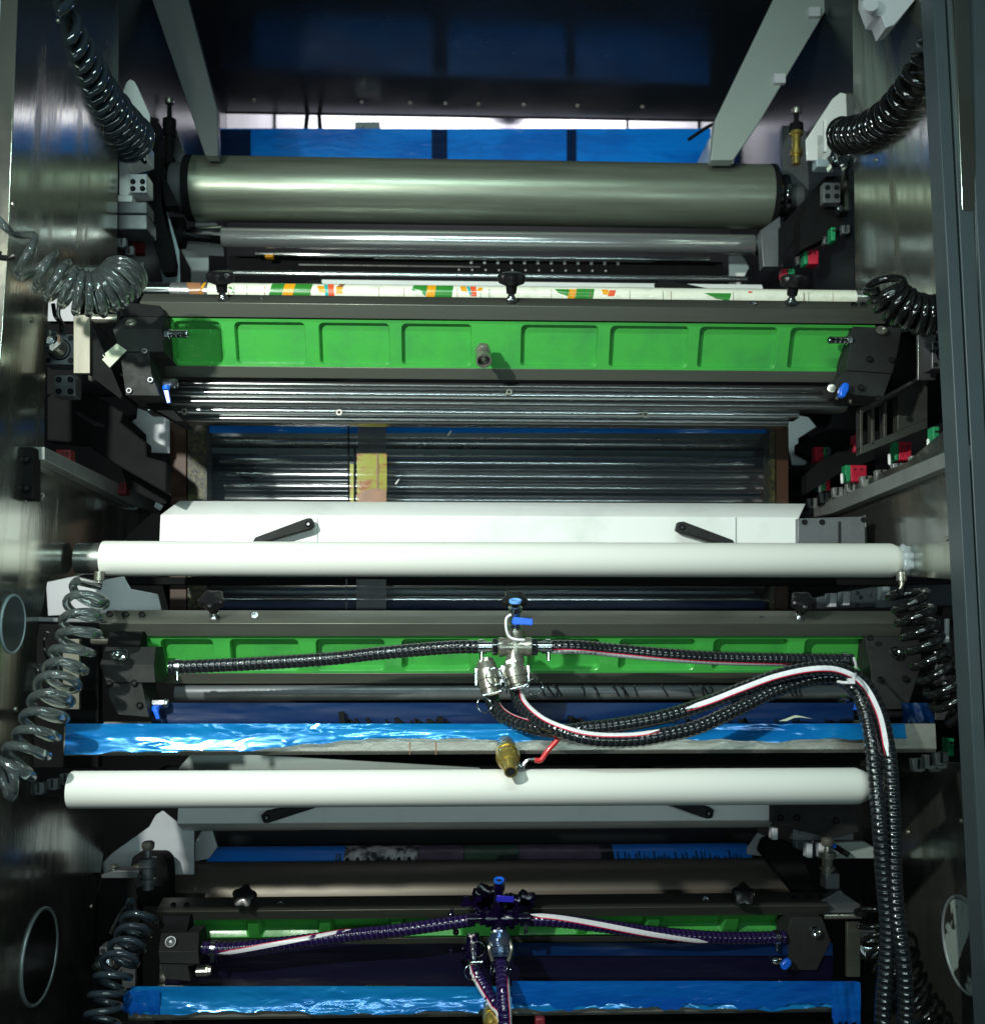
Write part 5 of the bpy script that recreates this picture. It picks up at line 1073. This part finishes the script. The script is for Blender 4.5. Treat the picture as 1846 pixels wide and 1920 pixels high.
coil('smoky coiled air hose hanging from the top left corner to the white air cylinder', [(70, -40, 2.25), (92, 25, 2.3), (112, 70, 2.36), (142, 120, 2.44), (178, 180, 2.55), (222, 235, 2.68), (248, 262, 2.76)], 44, 9, 16, coild, tw=lambda s: s**.72)
coil('clear coiled air hose bulging in from the left edge above the upper chamber', [(18, 455, 2.02), (50, 480, 2.04), (95, 515, 2.06), (140, 545, 2.08), (185, 552, 2.10), (222, 530, 2.12), (236, 510, 2.14)], 38, 7.5, 13, coilc, ends=((0, [(15, 430, 2.0), (-10, 405, 2.0)]),), tw=lambda s: s**.55)
coil('glossy black coiled hose sloping down from the right column to the upper valve cluster', [(1768, 70, 2.22), (1740, 125, 2.27), (1705, 178, 2.35), (1665, 222, 2.46), (1620, 248, 2.6), (1575, 255, 2.72)], 33, 8, 15, coilk)
coil('glossy black coiled hose curving right into the column, above the upper chamber end', [(1655, 530, 2.25), (1662, 548, 2.26), (1682, 570, 2.26), (1715, 588, 2.26), (1755, 592, 2.26), (1800, 588, 2.26)], 34, 8, 11, coilk)
coil('clear coiled air hose hanging left of the middle chamber and bending to the left edge', [(172, 1105, 2.2), (158, 1140, 2.18), (148, 1190, 2.16), (125, 1250, 2.14), (100, 1305, 2.1), (78, 1360, 2.07), (45, 1420, 2.04), (10, 1458, 2.02), (-10, 1465, 2.0)], 34, 8, 12, mat('grey_clear_coil', (.36, .43, .43), 0, .05, trans=.92, ior=1.25, coat=1), ends=((0, [(186, 1100, 2.4)]),))
coil('glossy black coiled hose hanging right of the middle chamber', [(1697, 1105, 2.24), (1710, 1140, 2.24), (1722, 1180, 2.24), (1740, 1230, 2.24), (1762, 1275, 2.24), (1785, 1320, 2.25), (1818, 1345, 2.25)], 33, 8, 10, coilk, ends=((0, [(1692, 1100, 2.4)]),))
coil('dark coiled hose in shade left of the lowest chamber', [(270, 1700, 2.5), (258, 1730, 2.48), (240, 1775, 2.44), (218, 1820, 2.4), (200, 1870, 2.38), (188, 1935, 2.36)], 28, 6, 8, coild)
coil('black coiled hose mostly hidden behind the long hoses at the lower right', [(1632, 1705, 2.45), (1640, 1745, 2.45), (1660, 1800, 2.42), (1690, 1850, 2.38), (1730, 1900, 2.35), (1765, 1960, 2.33)], 28, 5, 10, coilk)
# small thin air tubes
for pts, r, lab, mt_ in (([(112, 565, 2.36), (110, 590, 2.36), (118, 610, 2.37), (122, 630, 2.38)], 4, 'thin clear air tube looping above the upper left air cylinder', coilc),
                ([(100, 570, 2.35), (104, 592, 2.35), (114, 606, 2.36), (116, 625, 2.38)], 4, 'thin black air tube looping above the upper left air cylinder', coilk),
                ([(90, 1185, 2.3), (84, 1200, 2.3), (86, 1225, 2.3), (95, 1245, 2.32)], 3, 'thin black tube bend left of the middle chamber', coilk),
                ([(243, 1702, 2.5), (235, 1700, 2.5), (222, 1720, 2.5), (206, 1752, 2.5)], 3, 'thin pale tube left of the lowest chamber', coilc),
                ([(0, 470, 2.0), (-5, 480, 2.0), (15, 484, 2.0), (30, 478, 2.0)], 5, 'short dark hose stub at the left edge', coilk)):
    mb = MB(); mb.tube(spline([P(*p) for p in pts], .004), r*2.3/F, 10); o = obj('air_tube', mb, mt_); tag(o, lab, 'tube')
# small hardware around the end of the chambers
plate('side_bracket', [(1536, 1690), (1575, 1668), (1580, 1675), (1612, 1696), (1612, 1712), (1540, 1712)], 2.6, .03, greym, 'grey angled bracket behind the right end of the lowest chamber', 'bracket')
adjust(1550, 1580, 1640, 2.55, 'steel adjusting screw standing at the right end of the lowest chamber', nickel, nickel)
adjust(278, 1585, 1668, 2.6, 'dim steel adjusting screw standing at the left end of the lowest chamber', greym, greym)
mb = MB(); mb.pbox(1547, 1638, 1574, 1668, 2.58, 2.62); o = obj('small_block', mb, greym, bevel=.003); tag(o, 'small grey block under the lower right adjusting screw', 'block')
plate('side_bracket', [(190, 1640), (215, 1632), (262, 1632), (258, 1647), (190, 1647)], 2.58, .05, greym, 'flat grey ledge left of the brown roller', 'bracket')
for x in (213, 258):
    mb = MB(); mb.lathe(P(x, 1634, 2.6), V(0, 0, 1), [(0, .004), (.008, .004), (.010, .010), (.015, .010), (.017, .004)], 20); o = obj('thumb_screw', mb, nickel); tag(o, 'small thumb screw on the flat grey ledge, %s of two' % ('left' if x == 213 else 'right'), 'screw', 'thumb screws on the ledge')
plate('bearing_housing', [(243, 1632), (247, 1610), (255, 1602), (305, 1602), (315, 1612), (318, 1632), (318, 1700), (262, 1700)], 2.75, .06, blackm, 'black bearing housing at the left end of the brown roller', 'housing', .006)
plate('bearing_housing', [(1428, 1600), (1436, 1578), (1455, 1572), (1500, 1590), (1520, 1640), (1535, 1690), (1500, 1690)], 2.8, .06, blackm, 'black bearing housing at the right end of the brown roller', 'housing', .006)
plate('side_bracket', [(68, 1156), (190, 1162), (190, 1168), (70, 1166)], 2.32, .04, greym, 'thin grey ledge behind the middle left coil', 'bracket')
plate('cabinet_side', [(176, 1700), (196, 1640), (262, 1640), (262, 1950), (180, 1950)], 2.8, .03, blackm, 'black curved guard left of the lowest chamber', 'guard')
plate('cabinet_side', [(70, 1170), (185, 1170), (185, 1440), (62, 1440)], 2.55, .03, blackm, 'black guard plate behind the middle left coil', 'guard')
plate('cabinet_side', [(1625, 1150), (1815, 1135), (1822, 1400), (1640, 1420)], 2.62, .03, blackm, 'black guard plate behind the middle right coil', 'guard')
plate('cabinet_side', [(88, 570), (150, 560), (240, 560), (240, 740), (88, 740)], 2.62, .03, blackm, 'black guard plate behind the upper left steel bracket', 'guard')
plate('cabinet_side', [(1600, 600), (1760, 600), (1770, 790), (1620, 840)], 2.72, .03, blackm, 'black guard plate behind the upper right end block', 'guard')
mb = MB(); mb.pbox(90, 555, 148, 602, 2.60, 2.605); o = obj('white_plate', mb, pale); tag(o, 'pale plate peeking out under the clear left coil', 'plate')
mb = MB(); mb.lathe(P(1795, 1222, 2.38), V(0, 0, 1), [(0, .008), (.01, .008), (.011, .005), (.016, .005), (.017, .007), (.021, .007)], 16); o = obj('grease_nipple', mb, brass); tag(o, 'small brass nipple above the cylinder at the middle right', 'nipple')
mb = MB(); mb.pbox(1773, 1160, 1779, 1205, 2.4, 2.41); o = obj('flat_rod', mb, pale, bevel=.001); tag(o, 'thin pale flat rod standing behind the middle right coil', 'rod')
